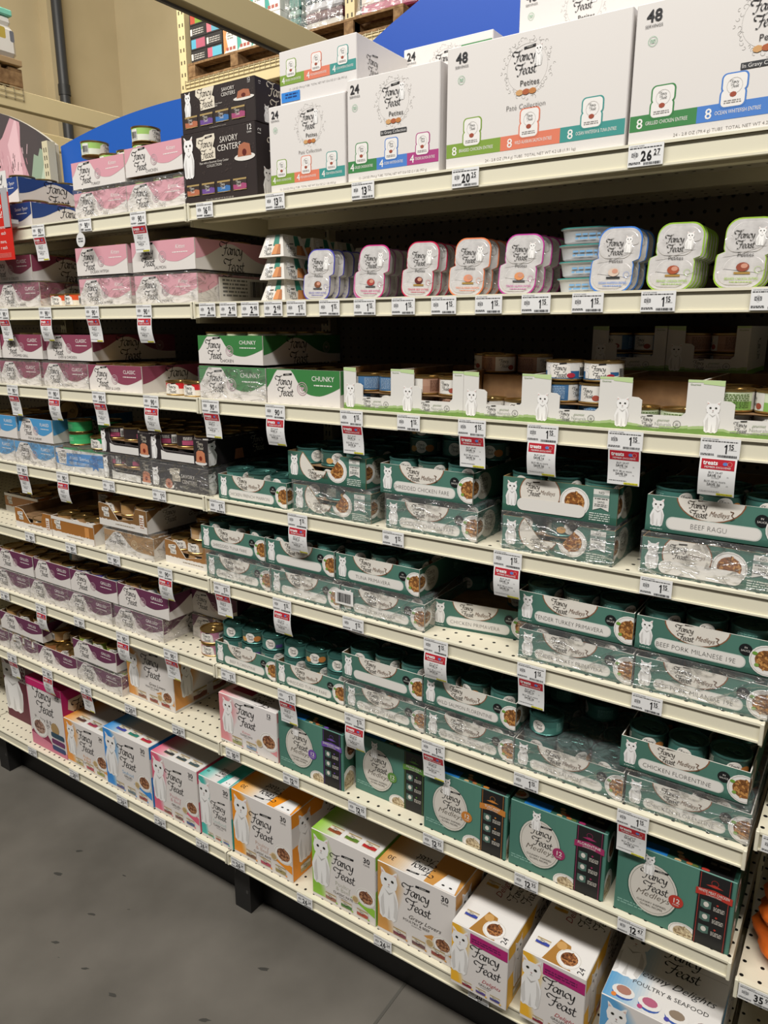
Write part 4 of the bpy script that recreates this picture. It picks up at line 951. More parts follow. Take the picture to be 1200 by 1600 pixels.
def savory_front(w, h):
    a = Art(); a.rect(0, 0, w, h, '2e2523', 0); rd = random.Random(3)
    for i in range(60): a.ell(rd.uniform(0, w), rd.uniform(h*.4, h), w*.01, w*.01, '3a302d', 1, 8)
    a.cat(w*.10, h*.38, h*.58, 3, .42); a.logo(w*.35, h*.76, w*.22, '2a1d1a', 5, halo='ddd3c0'); a.text('SAVORY', w*.66, h*.80, h*.085, 'ddd6cc', 4, maxw=w*.24); a.text('CENTERS', w*.66, h*.69, h*.085, 'ddd6cc', 4, maxw=w*.32)
    a.text('Pate with a Gourmet Gravy Center', w*.45, h*.55, h*.033, 'd5cec4', 4, maxw=w*.4); a.text('COLLECTION', w*.45, h*.50, h*.037, 'd5cec4', 4)
    a.ell(w*.86, h*.56, w*.135, h*.05, 'ddd8d0', 3, 20); a.poly([(w*.77, h*.57), (w*.95, h*.57), (w*.93, h*.72), (w*.86, h*.75), (w*.79, h*.72)], 'a8684c', 4); a.ell(w*.86, h*.62, w*.028, h*.045, '5c1e14', 5, 12)
    a.text('12', w*.93, h*.90, h*.075, 'ddd8d2', 4, off=.01); a.text('CANS', w*.93, h*.86, h*.025, 'ddd8d2', 4)
    for i, c in enumerate(('b06a4c', '6a4a8c', '3f70a8', 'a04a70')): a.canicon(w*(.05+.215*i), h*.13, w*.175, c, 3, dark=True)
    a.text('12-3 oz (85g) CANS NET WT 36 OZ (2.25 LB)', w*.5, h*.045, h*.022, 'b8b0a6', 3, maxw=w*.7)
    return a
def savory_side(d, h):
    a = Art(); a.rect(0, 0, d, h, '2c2422', 0); a.text('12', d*.06, h*.88, h*.07, 'ddd8d2', 2, rot=pi/2); a.cat(d*.12, h*.04, h*.4, 1, .5); a.logo(d*.25, h*.65, d*.26, 'ddd3c0', 2, 3); return a

# ================================================================== TUBS
FOIL = noisy('crinkled_foil', 'cfcbc8', 'e2dedb', 55, .2, .25, bump=.55, detail=3)
def tub_outline(w, h, n=6):
    """two offset rounded lobes with a notch on either side"""
    r = w*.29; o = w*.065; P = []
    def cor(cx, cy, a): return [(cx+r*cos(a+pi/2*i/n), cy+r*sin(a+pi/2*i/n)) for i in range(n+1)]
    P += cor(w/2-r+o, h-r, 0); P += cor(-w/2+r+o, h-r, pi/2)
    P += [(-w/2+o, h*.58), (-w/2+o+w*.03, h*.53), (-w/2-o+w*.02, h*.49), (-w/2-o, h*.44)]
    P += cor(-w/2+r-o, r, pi); P += cor(w/2-r-o, r, 1.5*pi)
    P += [(w/2-o, h*.42), (w/2-o-w*.03, h*.47), (w/2+o-w*.02, h*.51), (w/2+o, h*.56)]
    return P
def sc(P, k, cx, cy): return [(cx+(x-cx)*k, cy+(y-cy)*k) for x, y in P]
def make_tub(col, word, food, bar):
    w, h = .068, .099; P = tub_outline(w, h); m = M(); cx, cy = 0, h/2
    rim = C(col, .35); foil = FOIL; cup = C('c4c3c2', .35)
    rings = [(1.0, 0), (1.0, .0016), (.93, .0022), (.88, .012), (.80, .0225), (.70, .0245)]
    V = [[(x, t, z) for x, z in sc(P, k, cx, cy)] for k, t in rings]; n = len(P)
    for k in range(len(V)-1): m.faces(V[k]+V[k+1], [(i, n+i, n+(i+1) % n, (i+1) % n) for i in range(n)], rim if k == 0 else cup, True)
    m.face(V[-1][::-1], cup); m.face(V[0], rim)
    body = m.build('petite_tub'); KIDS[body] = []
    f = M(); Q = sc(P, .955, cx, cy); f.prism(Q, (0, -.0004, 0), (1, 0, 0), (0, 0, 1), .0003, foil, foil, foil)
    # embossed film: two raised lobes
    for c0, c1 in ((.06, .45), (.52, .93)): 
        R = sc([(x, y) for x, y in tub_outline(w*.86, h*(c1-c0))], 1, 0, 0); dx = w*.035 if c0 > .4 else -w*.035
        f.face([(x*.9+dx, -.0011, h*c0+y) for x, y in R], foil)
        for i in range(len(R)):
            a_, b_ = R[i], R[(i+1) % len(R)]; f.face([(a_[0]*.95+dx, -.0005, h*c0+a_[1]), (b_[0]*.95+dx, -.0005, h*c0+b_[1]), (b_[0]*.9+dx, -.0011, h*c0+b_[1]), (a_[0]*.9+dx, -.0011, h*c0+a_[1])], foil)
    a = Art(); a.logo(-w*.04, h*.70, w*.46, '1d1b18', 3, 5, False); a.text('Petites', w*.02, h*.455, h*.06, '3a3836', 3); a.cat(w*.27, h*.60, h*.26, 2, .5)
    a.ell(0, h*.31, w*.13, h*.065, food, 3, 12); a.ell(w*.03, h*.325, w*.07, h*.035, 'c08a74', 4, 10)
    a.rect(-w*.16, h*.21, w*.16, h*.24, bar, 3); a.text(word, 0, h*.13, h*.036, col, 3, maxw=w*.66); a.fine(-w*.22, h*.09, w*.44, h*.02, 1, col, 3)
    a.ring(w*.3, h*.27, w*.07, w*.006, col, 3, 12); a.line([(-w*.42, h*.47), (-w*.1, h*.50), (w*.4, h*.62)], w*.008, 'a8a4a0', 3)
    f.art(a, (0, -.0011, 0), (1, 0, 0), (0, 0, 1)); fo = f.build('lid_film', body); KIDS[body].append(fo); KIDS[fo] = []
    return body
def tubs(xs, col, cname, word, food, bar, z, n=4, y=.02, dx=.0, step=.027, lean=-.08, rz=.0):
    o = make_tub(col, word, food, bar)
    for i in range(n):
        if i: o = copy_tree(o)
        o.location = (xs+dx*i, y+.014+step*i, z+.001); o.rotation_euler = (lean, .03, rz)
        tag(o, '%s rimmed two-lobed tub, %s from the front of its second-shelf row' % (cname, NUM[i+1]), 'tub', 'two-lobed tubs on the second shelf')
def tub_stack(x, y, z):
    w, h = .088, .078; P = [(a, b-h/2) for a, b in tub_outline(w, h)]; n = len(P); m = M(); cup = C('c2c4c5', .32)
    rings = [(.72, 0), (.86, .004), (.93, .022), (.96, .0235), (1.0, .024), (1.0, .0258), (.94, .0258)]
    V = [[(px*k, py*k, zz) for px, py in P] for k, zz in rings]
    for k in range(len(V)-1): m.faces(V[k]+V[k+1], [(i, (i+1) % n, n+(i+1) % n, n+i) for i in range(n)], C('3f8f88', .4) if k == 4 else cup, True)
    m.face(V[0][::-1], cup); m.face(V[-1], C('cfcac6', .25)); a = Art(); a.fine(-.02, .006, .04, .012, 2, '6f9cc0', 2); m.art(a, (0, -.0375, 0), (1, 0, 0), (0, .12, .99))
    o = m.build('flat_tub'); KIDS[o] = []
    for i in range(4):
        if i: o = copy_tree(o)
        o.location = (x+.0015*(i % 2), y, z+.026*i+.0003); o.rotation_euler = (0, 0, .05*(i-1))
        tag(o, 'white tub on its side, %s from the bottom of the stack of four' % NUM[i+1], 'tub', 'flat stacked tubs on the second shelf')
def gem(x, y, z, label):
    w, d, h, t = .069, .082, .044, .013; m = M(); W = C('d6d1c8', .45)
    B = [(0, 0, 0), (w, 0, 0), (w, d, 0), (0, d, 0)]; T = [(t, t, h), (w-t, t, h), (w-t, d-t, h), (t, d-t, h)]
    for i in range(4): j = (i+1) % 4; m.face([B[i], B[j], T[j], T[i]], W)
    m.face(T, W); m.face(B[::-1], W)
    for o, u, ww in (((0, 0, 0), (1, 0, 0), w), ((w, 0, 0), (0, 1, 0), d)):
        v = Vector((0, t/h, 1)) if u[0] else Vector((-t/h, 0, 1)); a = Art(); a.cat(ww*.27, h*.3, h*.62, 2, .5); a.logo(ww*.33, h*.3, ww*.34, INK, 3, 3); a.poly([(ww*.52, h*.5), (ww*.74, h*.5), (ww*.72, h*.98), (ww*.55, h*.98)], '2f7a68', 2); a.poly([(ww*.5, h*.1), (ww*.86, h*.1), (ww*.80, h*.55), (ww*.6, h*.55)], 'c98652', 3); a.poly([(ww*.7, h*.1), (ww*.86, h*.1), (ww*.80, h*.55), (ww*.74, h*.55)], 'a8683c', 4)
        m.art(a, o, u, v, [[(0, 0), (ww, 0), (ww-t, h), (t, h)]])
    o = m.build('sloped_box', None, (x, y, z)); return tag(o, label, 'box', 'sloped boxes on the second shelf')

# ================================================================== PRICE TAGS
TAGM = {}
def price_art(price, w, h, seed=1):
    a = Art(); a.rect(0, 0, w, h, 'e3e2e0', 0)
    if price.endswith('c'):
        a.text(price[:-1], w*.60, h*.26, h*.42, '141416', 2, sx=.8, off=.018, slant=.06); a.text('\u00a2', w*.83, h*.45, h*.24, '141416', 2)
    else:
        A, B = price.split('.'); tw = .34 if len(A) == 1 else .46
        a.digits(A, w*.70, h*.24, h*.46, '141416', 2, 'R', sx=.78, off=.03); a.digits(B, w*.725, h*.46, h*.27, '141416', 2, 'L', sx=.8, off=.01); a.rect(w*.715, h*.42, w*.92, h*.432, '303032', 2)
    a.text('CAT FOOD CANNED', w*.05, h*.90, h*.06, '3a3a3c', 2, 'L', maxw=w*.4); a.fine(w*.04, h*.80, w*.9, h*.075, 1, '3e3e40', 2, seed); a.ring(w*.2, h*.53, h*.17, h*.012, '7a7a7c', 2, 4)
    a.fine(w*.10, h*.44, w*.19, h*.2, 3, '6a6a6c', 2, seed+1); a.fine(w*.03, h*.1, w*.34, h*.12, 2, '3e3e40', 2, seed+2); a.barcode(w*.46, h*.05, w*.48, h*.12, 2, seed, '38383a')
    return a
def ptag(x, zs, price, label, hang=False, w=None, curl=0, back=False):
    key = (price, hang, curl, back); w = w or (.05 if not hang else .055); h = .0295
    if key in TAGM: o = copy_tree(TAGM[key])
    else:
        m = M(); m.box(-w/2, -.0004, 0, w/2, .0002, h, C('e3e2e0', .5)); m.art(price_art(price, w, h, len(TAGM)+1), (-w/2, -.0004, 0), (1, 0, 0), (0, 0, 1)); o = m.build('price_tag'); KIDS[o] = []
        if hang:
            L = .058; ww = w*.93; g = M(); N = 9
            def yz(z):            # z runs from 0 at the top to -L at the curled bottom
                t = -z/L
                if back: return (-.0006+.055*t**1.0*.9, z*.55)
                return (-.0006-curl*.012*sin(pi*t*.9)+.006*t*t, z)
            f = lambda x_, z_, e: (x_-ww/2, yz(z_-L)[0]-e, yz(z_-L)[1])
            for i in range(N):
                a_, b_ = L*i/N, L*(i+1)/N
                g.faces([f(0, a_, 0), f(ww, a_, 0), f(ww, b_, 0), f(0, b_, 0)], [(0, 1, 2, 3)], C('e3e2e0', .5), True); g.faces([f(0, a_, -.0004), f(ww, a_, -.0004), f(ww, b_, -.0004), f(0, b_, -.0004)], [(3, 2, 1, 0)], C('d8d7d5', .5), True)
            a = Art(); a.rect(ww*.05, L*.70, ww*.95, L*.965, 'b3202e', 0)
            a.text('treats', ww*.10, L*.82, L*.115, 'ecebe8', 2, 'L', off=.025, sx=.95); a.ell(ww*.70, L*.86, ww*.07, L*.045, '5a78b4', 2, 10); a.ring(ww*.82, L*.86, ww*.07, ww*.014, 'd88a7a', 3, 12)
            a.text('MEMBER EXCLUSIVE!', ww*.5, L*.735, L*.05, 'ecebe8', 2, maxw=ww*.8)
            for k, (s_, q) in enumerate((('BUY 24-47', '1'), ('BUY 48 or more', '2'))):
                y = L*(.60-.235*k); a.text(s_, ww*.46, y, L*.055, '4a4a4c', 2, maxw=ww*.6); a.text('SAVE %s\u00a2' % q, ww*.43, y-L*.085, L*.068, '2c2c2e', 2, off=.01); a.text('ea', ww*.8, y-L*.085, L*.035, '4a4a4c', 2); a.text('ON PRICE', ww*.46, y-L*.13, L*.03, '4a4a4c', 2)
            a.fine(ww*.05, L*.10, ww*.55, L*.03, 1, '7a7a7c', 2); a.rect(ww*.52, L*.02, ww*.96, L*.075, 'd9d23c', 2); a.text('Valid Thru Oct 29', ww*.74, L*.03, L*.035, '5a581c', 3, maxw=ww*.4)
            strips = Art(); 
            for poly, mt, z_ in a.items:
                for i in range(N):
                    q = clip_convex(poly, [(-1, L*i/N), (1, L*i/N), (1, L*(i+1)/N), (-1, L*(i+1)/N)])
                    if len(q) > 2: strips.items.append((q, mt, z_))
            for poly, mt, z_ in strips.items: g.face([f(x_, y_, (z_+1)*.00018) for x_, y_ in poly], mt)
            go = g.build('hanging_coupon', o); KIDS[o].append(go); KIDS[go] = []
        TAGM[key] = o
    o.location = (x, -.0052, zs-.0315); o.rotation_euler = (0, 0, 0)
    return tag(o, label, 'price tag', 'price tags along the shelf edges')
# ================================================================== PLACING THINGS
# ---- top shelf
z = deck(1)
tray('lower navy senior tray behind the red sign, plum cans inside, top shelf', -.81, .014, z, .2, .272, .062, wave_front(.2, .062, '24407c', 'Senior 7yrs+'), wave_front(.272, .062, '24407c', '', '', True), group='navy trays')
fill('purple', 'the lower navy senior tray', -.81, .014, z+.0354, .2, .272, (0, 1, 2, 3), detail=False)
s_ = wave_front(.272, .062, '24407c', '', '', True); s_.text('Senior 7yrs+', .215, .038, .011, 'e6e3de', 3, maxw=.085)
tray('upper navy tray printed Senior 7yrs+ on its long side, top shelf', -.885, .03, z+.0708, .2, .272, .062, wave_front(.2, .062, '24407c', 'Senior 7yrs+'), s_, group='navy trays')
fill('navy', 'the upper navy senior tray', -.885, .03, z+.0708+.0354, .2, .272, (0, 1, 2, 3), detail=False)
PK, PKc = 'd59aa4', 'f0e2e2'
wave_tray('lower pink kitten tray in crumpled film, left of two on the top shelf', 'lower left pink top-shelf tray', -.42, z, PK, 'Kitten', '', cans='lime', film=True, slant=.3, h=.062, rows=(0,))
wave_tray('lower pink kitten tray beside the brown boxes, film wrapped, top shelf', 'lower right pink top-shelf tray', -.218, z, PK, 'Kitten', '', cans='lime', film=True, slant=.3, h=.062, rows=(0,))
wave_tray('upper pink kitten tray printed TURKEY, holding lime cans, top shelf', 'the pink turkey tray', -.42, z+.0715, PK, 'Kitten', 'TURKEY', slant=.3, h=.060, canfill=False)
wave_tray('upper pink kitten tray printed CHICKEN beside the brown boxes', 'the pink chicken tray', -.216, z+.0785, PK, 'Kitten', 'CHICKEN', slant=.3, h=.060, canfill=False)
for x_, q_ in ((-.301, 'middle'), (-.235, 'right')): can('lime', x_, .048, z+.0715+.0354, 'lime green can, front row %s in the pink turkey tray' % q_, 'lime cans on the top shelf')
fill('lime', 'the pink turkey tray', -.42, .014, z+.0715+.001, .2, .272, (0,), detail=False, layer=' below')
can('lime', -.368, .048, z+.0715+.0354, 'lime green can under another, front row left of the pink turkey tray', 'lime cans on the top shelf'); can('lime', -.368, .048, z+.0715+.0712, 'lime green can topmost above the pink turkey tray', 'lime cans on the top shelf')
fill('lime', 'the pink chicken tray', -.216, .014, z+.0785+.001, .2, .272, (0,), detail=False, layer=' below'); can('lime', -.180, .05, z+.0785+.0354, 'lime green can under another in the pink chicken tray', 'lime cans on the top shelf'); can('lime', -.180, .05, z+.0785+.0712, 'lime green can topmost above the pink chicken tray, barcode showing', 'lime cans on the top shelf', rot=.9)
carton('brown_carton', 'lower dark brown box of twelve cans, standing on the top shelf', 'box', -.022, .012, z, .215, .27, .142, savory_front(.215, .142), savory_side(.27, .142), col='2c2422', group='dark brown boxes')
carton('brown_carton', 'upper dark brown box of twelve cans, stacked on its twin', 'box', -.020, .016, z+.1425, .213, .27, .082, savory_front(.213, .0825), savory_side(.27, .082), col='2c2422', group='dark brown boxes')
carton('tub_carton', 'white box of 24 servings, pate collection, left of the gravy one', 'box', .236, .006, z, .185, .30, .157, petites_front(.185, .157, '24', PG, 'Pat\u00e9 Collection', cx=.55), col='dbd6d2', group='white tub cartons')
f = petites_front(.183, .15, '', PG, '', cx=.5); f.items = [i for i in f.items if max(p[1] for p in i[0]) < .068]; f.k = 40; f.items = [([(x_, y_+.018) for x_, y_ in p], m_, z_) for p, m_, z_ in f.items]; f.rect(.004, .004, .05, .021, '2f80d0', 2); f.fine(.014, .009, .03, .010, 2, '123a78', 3)
carton('tub_carton', 'white box lying on top of the pate one, blue sticker in its corner', 'box', .262, .012, z+.1575, .182, .17, .092, f, Art().logo(.05, .05, .04, '4a4846', 2).text('Pate Collection', .11, .035, .009, '5a5552', 2), col='dbd6d2', group='white tub cartons')
m = carton('tub_carton', 'white box of 24 servings, gravy collection with black ribbon', 'box', .428, .004, z, .193, .34, .172, petites_front(.193, .172, '24', GG, 'In Gravy Collection', bar=True, cx=.52), col='dbd6d2', group='white tub cartons')
f = petites_front(.193, .172, '24', GG, '', dy=-.072); f.rect(.128, .076, .193, .083, '3f8048', 5)
carton('tub_carton', 'white box with green strip behind and above the 24 servings gravy box', 'box', .43, .19, z+.1725, .193, .15, .098, f, col='dbd6d2', group='white tub cartons')
carton('tub_carton', 'wide white box of 48 servings, pate collection', 'box', .634, .004, z, .301, .46, .185, petites_front(.301, .185, '48', PG, 'Pat\u00e9 Collection', num='8', cx=.47, dy=0), col='dbd6d2', group='white tub cartons')
carton('tub_carton', 'wide white box of 48 servings lying on top of the pate one', 'box', .715, .10, z+.1855, .235, .30, .105, petites_front(.235, .16, '48', [], '', num='8', cx=.47, dy=-.062), col='dbd6d2', group='white tub cartons')
carton('tub_carton', 'wide white box of 48 servings, gravy collection, at the right edge', 'box', .940, .004, z, .28, .46, .184, petites_front(.28, .184, '48', [GG[0], GG[1], GG[2]], 'In Gravy Collection', bar=True, num='8', cx=.62), col='dbd6d2', group='white tub cartons')
carton('tub_carton', 'pale box with grey print behind the right white gravy box', 'box', .953, .16, z+.1845, .2, .25, .125, Art().fine(.01, .01, .07, .06, 5, '7a8aa8', 1), col='cfd2d8', group='white tub cartons')

# ---- second shelf
z = deck(2); MR = '874055'
wave_tray('lower maroon classic tray far left on the second shelf, cut by the frame', 'lower far-left maroon tray, second shelf', -1.02, z, MR, 'CLASSIC', '', cans='tan', rows=(0,))
wave_tray('lower maroon classic tray in film behind two orange cans, second shelf', 'lower maroon tray, second shelf', -.812, z, MR, 'CLASSIC', 'ROAST TURKEY', cans='tan', film=True, rows=(0, 1))
wave_tray('upper maroon classic tray left of the pink kitten trays, second shelf', 'upper maroon tray, second shelf', -.838, z+.0712, MR, 'CLASSIC', 'TURKEY & GIBLETS', cans='tan', rows=(0, 1, 2, 3))
can('orange', -.563, .05, z, 'orange and white can, left of the pair by the maroon trays', 'orange cans', rot=-.55); can('orange', -.492, .045, z, 'orange and white can, right of the pair touching the pink tray', 'orange cans', rot=-.85)
wave_tray('lower left pink kitten tray in film on the second shelf', 'lower left pink tray, second shelf', -.433, z, PK, 'Kitten', 'OCEAN WTFSH', cans='blue', film=True, slant=.3, rows=(0,))
wave_tray('lower right pink kitten tray in film with a barcode sheet on its side', 'lower right pink tray, second shelf', -.215, z, PK, 'Kitten', 'SALMON', w=.214, cans='tan', film=True, slant=.3, rows=(0, 1))
m = M(); m.box(.0015, .06, .006, .003, .25, .06, C('c2bdb4', .6)); a = Art(); a.fine(.01, .01, .08, .042, 5, '6a6864', 1); a.barcode(.1, .012, .075, .036, 2); m.art(a, (.003, .06, .006), (0, 1, 0), (0, 0, 1))
tag(m.build('barcode_sheet', None, (.003, .014, z)), 'grey barcode sheet stuck along the lower pink kitten tray side', 'label')
wave_tray('upper pink kitten tray printed OCEAN WTFSH, second shelf', 'the ocean whitefish tray', -.437, z+.0745, PK, 'Kitten', 'OCEAN WTFSH', cans='blue', slant=.3, rows=(0, 1))
wave_tray('upper pink kitten tray printed SALMON beside a dark side panel, second shelf', 'the pink salmon tray', -.218, z+.0745, PK, 'Kitten', 'SALMON', w=.215, cans='tan', slant=.3, rows=(0, 1, 2))
for k in range(3): gem(.182, .02, z+.0445*k, 'sloped white box with a cat and orange jelly, %s from the bottom, front column' % NUM[k+1])
for k in range(3): gem(.184+.004*k, .106, z+.0445*k, 'sloped white box, %s from the bottom of the second column back' % NUM[k+1])
gem(.19, .192, z+.089, 'sloped white box topmost in the third column back')

gem(.185, .33, z+.089, 'sloped white box in the dark at the back of the second shelf')
for xx in (.186, .19): gem(xx, .192 if xx > .188 else .33, z+.0445, 'sloped white box, middle layer, %s back column' % ('third' if xx > .188 else 'fourth')); gem(xx, .192 if xx > .188 else .33, z, 'sloped white box, bottom layer, %s back column' % ('third' if xx > .188 else 'fourth'))
tubs(.325, '4c4aa8', 'violet', 'GRILLED TURKEY ENTREE', '7a4a30', '4a4a4c', z, 4, dx=.004)
tubs(.43, 'a8679c', 'lilac', 'TENDER CHICKEN', '9a5a4a', '4a4a4c', z, 4, y=.05, dx=.002, step=.026)
tubs(.458, 'c0317a', 'raspberry', 'TENDER BEEF ENTREE', 'a03a34', '4a4a4c', z, 1, y=.016, rz=.04)
tubs(.563, 'c2254c', 'crimson', 'TENDER BEEF ENTREE', '5a1e1c', '9a7a3a', z, 4, dx=.002)
tubs(.665, 'dc7a4c', 'orange', 'WILD ALASKAN SALMON', 'd08a6a', '9a7a3a', z, 4, dx=.003, rz=.05)
tubs(.762, 'b53a90', 'magenta', 'TENDER SALMON ENTREE', 'd08a5a', '4a4a4c', z, 4, dx=.004, rz=.03)
tub_stack(.868, .085, z)
tubs(.922, '3f78c8', 'blue', 'OCEAN WHITEFISH ENTREE', 'c9b4a4', '2a2a2c', z, 3, dx=.002, rz=-.02)
tubs(1.012, '8db53a', 'lime green', 'BRAISED CHICKEN ENTREE', '9a4a2c', '9a7a3a', z, 6, dx=.0, step=.02)
tubs(1.108, '93b53f', 'leaf green', 'BRAISED CHICKEN ENTREE', '8a4430', '9a7a3a', z, 3, dx=.0)

# ---- third shelf
z = deck(3)
for i, (x_, lb) in enumerate(((-1.055, 'LIVER'), (-.852, 'COD'), (-.635, 'CHICKEN'))):
    wave_tray('lower maroon classic tray in film, %s from the left on the third shelf' % NUM[i+1], 'lower maroon tray %s on the third shelf' % NUM[i+1], x_, z, MR, 'CLASSIC', lb if i == 2 else '', cans=('green', 'green', 'copper')[i], film=True, rows=(0,))
wave_tray('lower maroon classic tray stamped BEEF & LIVER, no film, third shelf', 'the beef and liver tray', -.43, z, MR, 'CLASSIC', 'BEEF & LIVER', cans='copper', rows=(0, 1), w=.212)
wave_tray('upper maroon classic tray printed CHOPPED GRILL with green cans', 'the chopped grill tray', -.83, z+.0745, MR, 'CLASSIC', 'CHOPPED GRILL', cans='green', rows=(0, 1))
wave_tray('upper maroon classic tray at the very left of the third shelf', 'the far-left upper maroon tray', -1.04, z+.0745, MR, 'CLASSIC', '', cans='green', rows=(0,))
wave_tray('upper maroon classic tray printed LIVER & CHICKEN, third shelf', 'the liver and chicken tray', -.607, z+.0745, MR, 'CLASSIC', 'LIVER & CHICKEN', cans='copper', rows=())
can('red', -.118, .045, z, 'red and white can, left of the pair beside the green chunky tray', 'red cans', rot=-.6); can('red', -.05, .04, z, 'red and white can, right of the pair touching the green chunky tray', 'red cans', rot=-.75)
GN = '3a7a40'
wave_tray('lower left green chunky tray in film on the third shelf', 'lower left green tray', -.012, z, GN, 'CHUNKY', '', h=.074, cans='natgreen', film=True, rows=(0,), w=.205)
wave_tray('lower right green chunky tray with a stitched white end, third shelf', 'lower right green tray', .197, z, GN, 'CHUNKY', '', h=.074, cans=['navy', 'blueflake', 'blueflake'], rows=(0, 1, 2), w=.197)
wave_tray('upper green chunky tray printed CHICKEN with its long side in shade', 'upper green tray', -.010, z+.0795, GN, 'CHUNKY', 'CHICKEN', h=.062, cans='natgreen', rows=(0, 1, 2, 3), w=.198)
NX = [.404, .5385, .6735, .808, .9425, 1.077]; NN = ['the first post tray', 'the second post tray', 'the third post tray', 'the fourth post tray', 'the fifth post tray', 'the sixth post tray']
NL = ['white tray with cat post, beside the green trays, grey-blue cans', 'white tray with cat post and brown text cans, second of six', 'white tray with cat post below three brown cans at its back', 'white tray with cat post holding two tall stacks of blue cans', 'white tray with cat post, mostly empty, brown inside showing', 'white tray with cat post and green text cans, right frame edge']
NK = ['natgrey', 'natbrown', 'natwhite', 'natgrey', 'natgreen', 'natgreen']
for i in range(6): nat_tray(NL[i], NN[i], NX[i], z, kinds=NK[i], upper=i in (0, 1, 3, 5), low_kinds='natwhite' if i in (2, 5) else None)
m = M(); m.box(0, 0, 0, .268, .14, .078, KRAFT, .001); tag(m.build('kraft_case', None, (.678, .225, z)), 'plain brown case behind the third and fourth post trays', 'box')
for q, nm in ((2, 'third'), (4, 'fifth')):
    m = M(); m.box(0, 0, 0, .126, .12, .0735, KRAFT, .001); tag(m.build('kraft_insert', None, (NX[q]+.0042, .082, z+.0012)), 'plain brown carton block standing inside the %s post tray' % nm, 'box')
m = M(); m.box(0, 0, 0, .25, .14, .078, KRAFT, .001); m.box(.124, -.0004, .002, .1246, 0, .076, C('5a4028')); tag(m.build('kraft_case', None, (.95, .225, z)), 'plain brown case behind the fifth and sixth post trays', 'box')
for i in range(3): can('natbrown', (.652, .693, .757)[i], (.165, .12, .135)[i], z+.0755, 'brown and white can on the brown carton block, %s' % ('left', 'middle', 'right')[i]+' of three', 'brown cans on the case')
for i, x_ in enumerate((.847, .913)):
    can('natblue', x_, .052, z+.0712, 'white and blue can topmost over the fourth post tray, %s stack' % ('left', 'right')[i], 'top cans of the blue stacks', rot=-.75)
def dark_tray(x_, label, short, k): nat_tray(label, short, x_, z+.0785, y=.228, kinds=k, group='shaded post trays')
dark_tray(.832, 'shaded white post tray at the back, left of the pair', 'the shaded left post tray', 'natgrey'); dark_tray(.968, 'shaded white post tray at the back, right of the pair', 'the shaded right post tray', 'natbrown')

# ---- fourth shelf
z = deck(4); BL = '4b93c4'
wave_tray('lower blue flaked tray far left in film, coral cans showing', 'lower far-left blue tray', -1.03, z, BL, 'FLAKED', '', cans='orange', film=True, rows=(0,))
wave_tray('lower blue flaked tray in film, deep blue cans showing', 'lower middle blue tray', -.826, z, BL, 'FLAKED', 'TUNA', cans='blueflake', film=True, rows=(0,))
f = Art(); f.rect(0, 0, .215, .062, 'd6d3cf', 0); f.poly([(0, .02), (.05, .015), (.2, .024), (.215, .024), (.215, .058), (0, .05)], '3f86c4', 1); f.poly([(.005, .058), (.012, .02), (.045, .02), (.052, .058)], 'dcd8d2', 2); f.logo(.029, .040, .036, INK, 3, 3); f.text('FLAKED', .083, .036, .008, 'dfe6ec', 2); f.text('Entr\u00e9es', .13, .036, .010, 'dfe6ec', 2); f.fine(.06, .022, .09, .008, 2, 'cfd8de', 2); f.poly([(.165, .012), (.178, .02), (.19, .012), (.19, .055), (.165, .055)], '2f70b0', 2)
tray('lower blue and white entrees tray with a ribbon, below the green cans', -.618, .014, z, .213, .272, .062, f, wave_front(.272, .062, BL, '', '', True), film=True, group='flaked wave-print trays'); fill('green', 'the blue entrees tray', -.618, .014, z+.0354, .213, .272, (0,), detail=False)
wave_tray('upper blue flaked tray at the left edge with a can lid standing behind', 'upper far-left blue tray', -1.00, z+.072, BL, 'FLAKED', '', cans='copper', rows=(0, 1), w=.195)
wave_tray('upper blue flaked tray printed FISH & SHRIMP beside the green cans', 'the fish and shrimp tray', -.79, z+.072, BL, 'FLAKED', 'FISH & SHRIMP', cans='navy', rows=(), w=.165)
can('tan', -.80, .2, z+.135, 'gold lid of a can standing on edge behind the blue trays', 'lone cans', tilt=(radians(80), 0, .5))
for k in range(2): can('green', -.560, .06, z+.0718+.0352*k, 'plain green can, %s of the pair on the blue entrees tray' % ('lower', 'upper')[k], 'green cans on the blue tray', rot=2.2)
for k in range(2): can('green', -.487, .105, z+.0718+.0352*k, 'plain green can, %s of the pair half hidden behind the coupon' % ('lower', 'upper')[k], 'green cans on the blue tray', rot=2.2)
can('greenwhite', -.44, .045, z+.0718, 'green and white can alone at the corner of the blue entrees tray', 'green cans on the blue tray', rot=-.7)
sav_tray('lower left black cat-post tray in film on the fourth shelf', 'the lower left black tray', -.402, z, w=.196, film=True)
sav_tray('lower right black tray with a solid printed front, in film', 'the lower right black tray', -.204, z, w=.2, film=True, full=True, rows=(0,))
sav_tray('upper left black cat-post tray with magenta label cans', 'the upper left black tray', -.402, z+.0715, w=.196, rows=(0, 1, 2))
sav_tray('upper right black cat-post tray with a big cat on its side', 'the upper right black tray', -.200, z+.0715, w=.2, rows=(0, 1, 2))
med_tray('teal tray stamped CHICKEN FRENCH MARRON, leftmost teal tray of its shelf', 'the french marron tray', .030, z, 'CHICKEN FRENCH MARRON', w=.212, rows=(0, 1, 2))
for i in range(3): can('teal', .35+.07*i, .25, z+.106, 'teal can deep in the shade above the cut-away tray, %s' % COLN[i], 'shaded teal cans')
med_cut('lower teal cut-away tray in film between two solid teal trays', 'the lower cut-away tray', .262, z, film=True, w=.206)
med_cut('upper teal cut-away tray, can sides visible in its notch', 'the upper cut-away tray', .250, z+.0715, w=.206, word='CHICKEN')
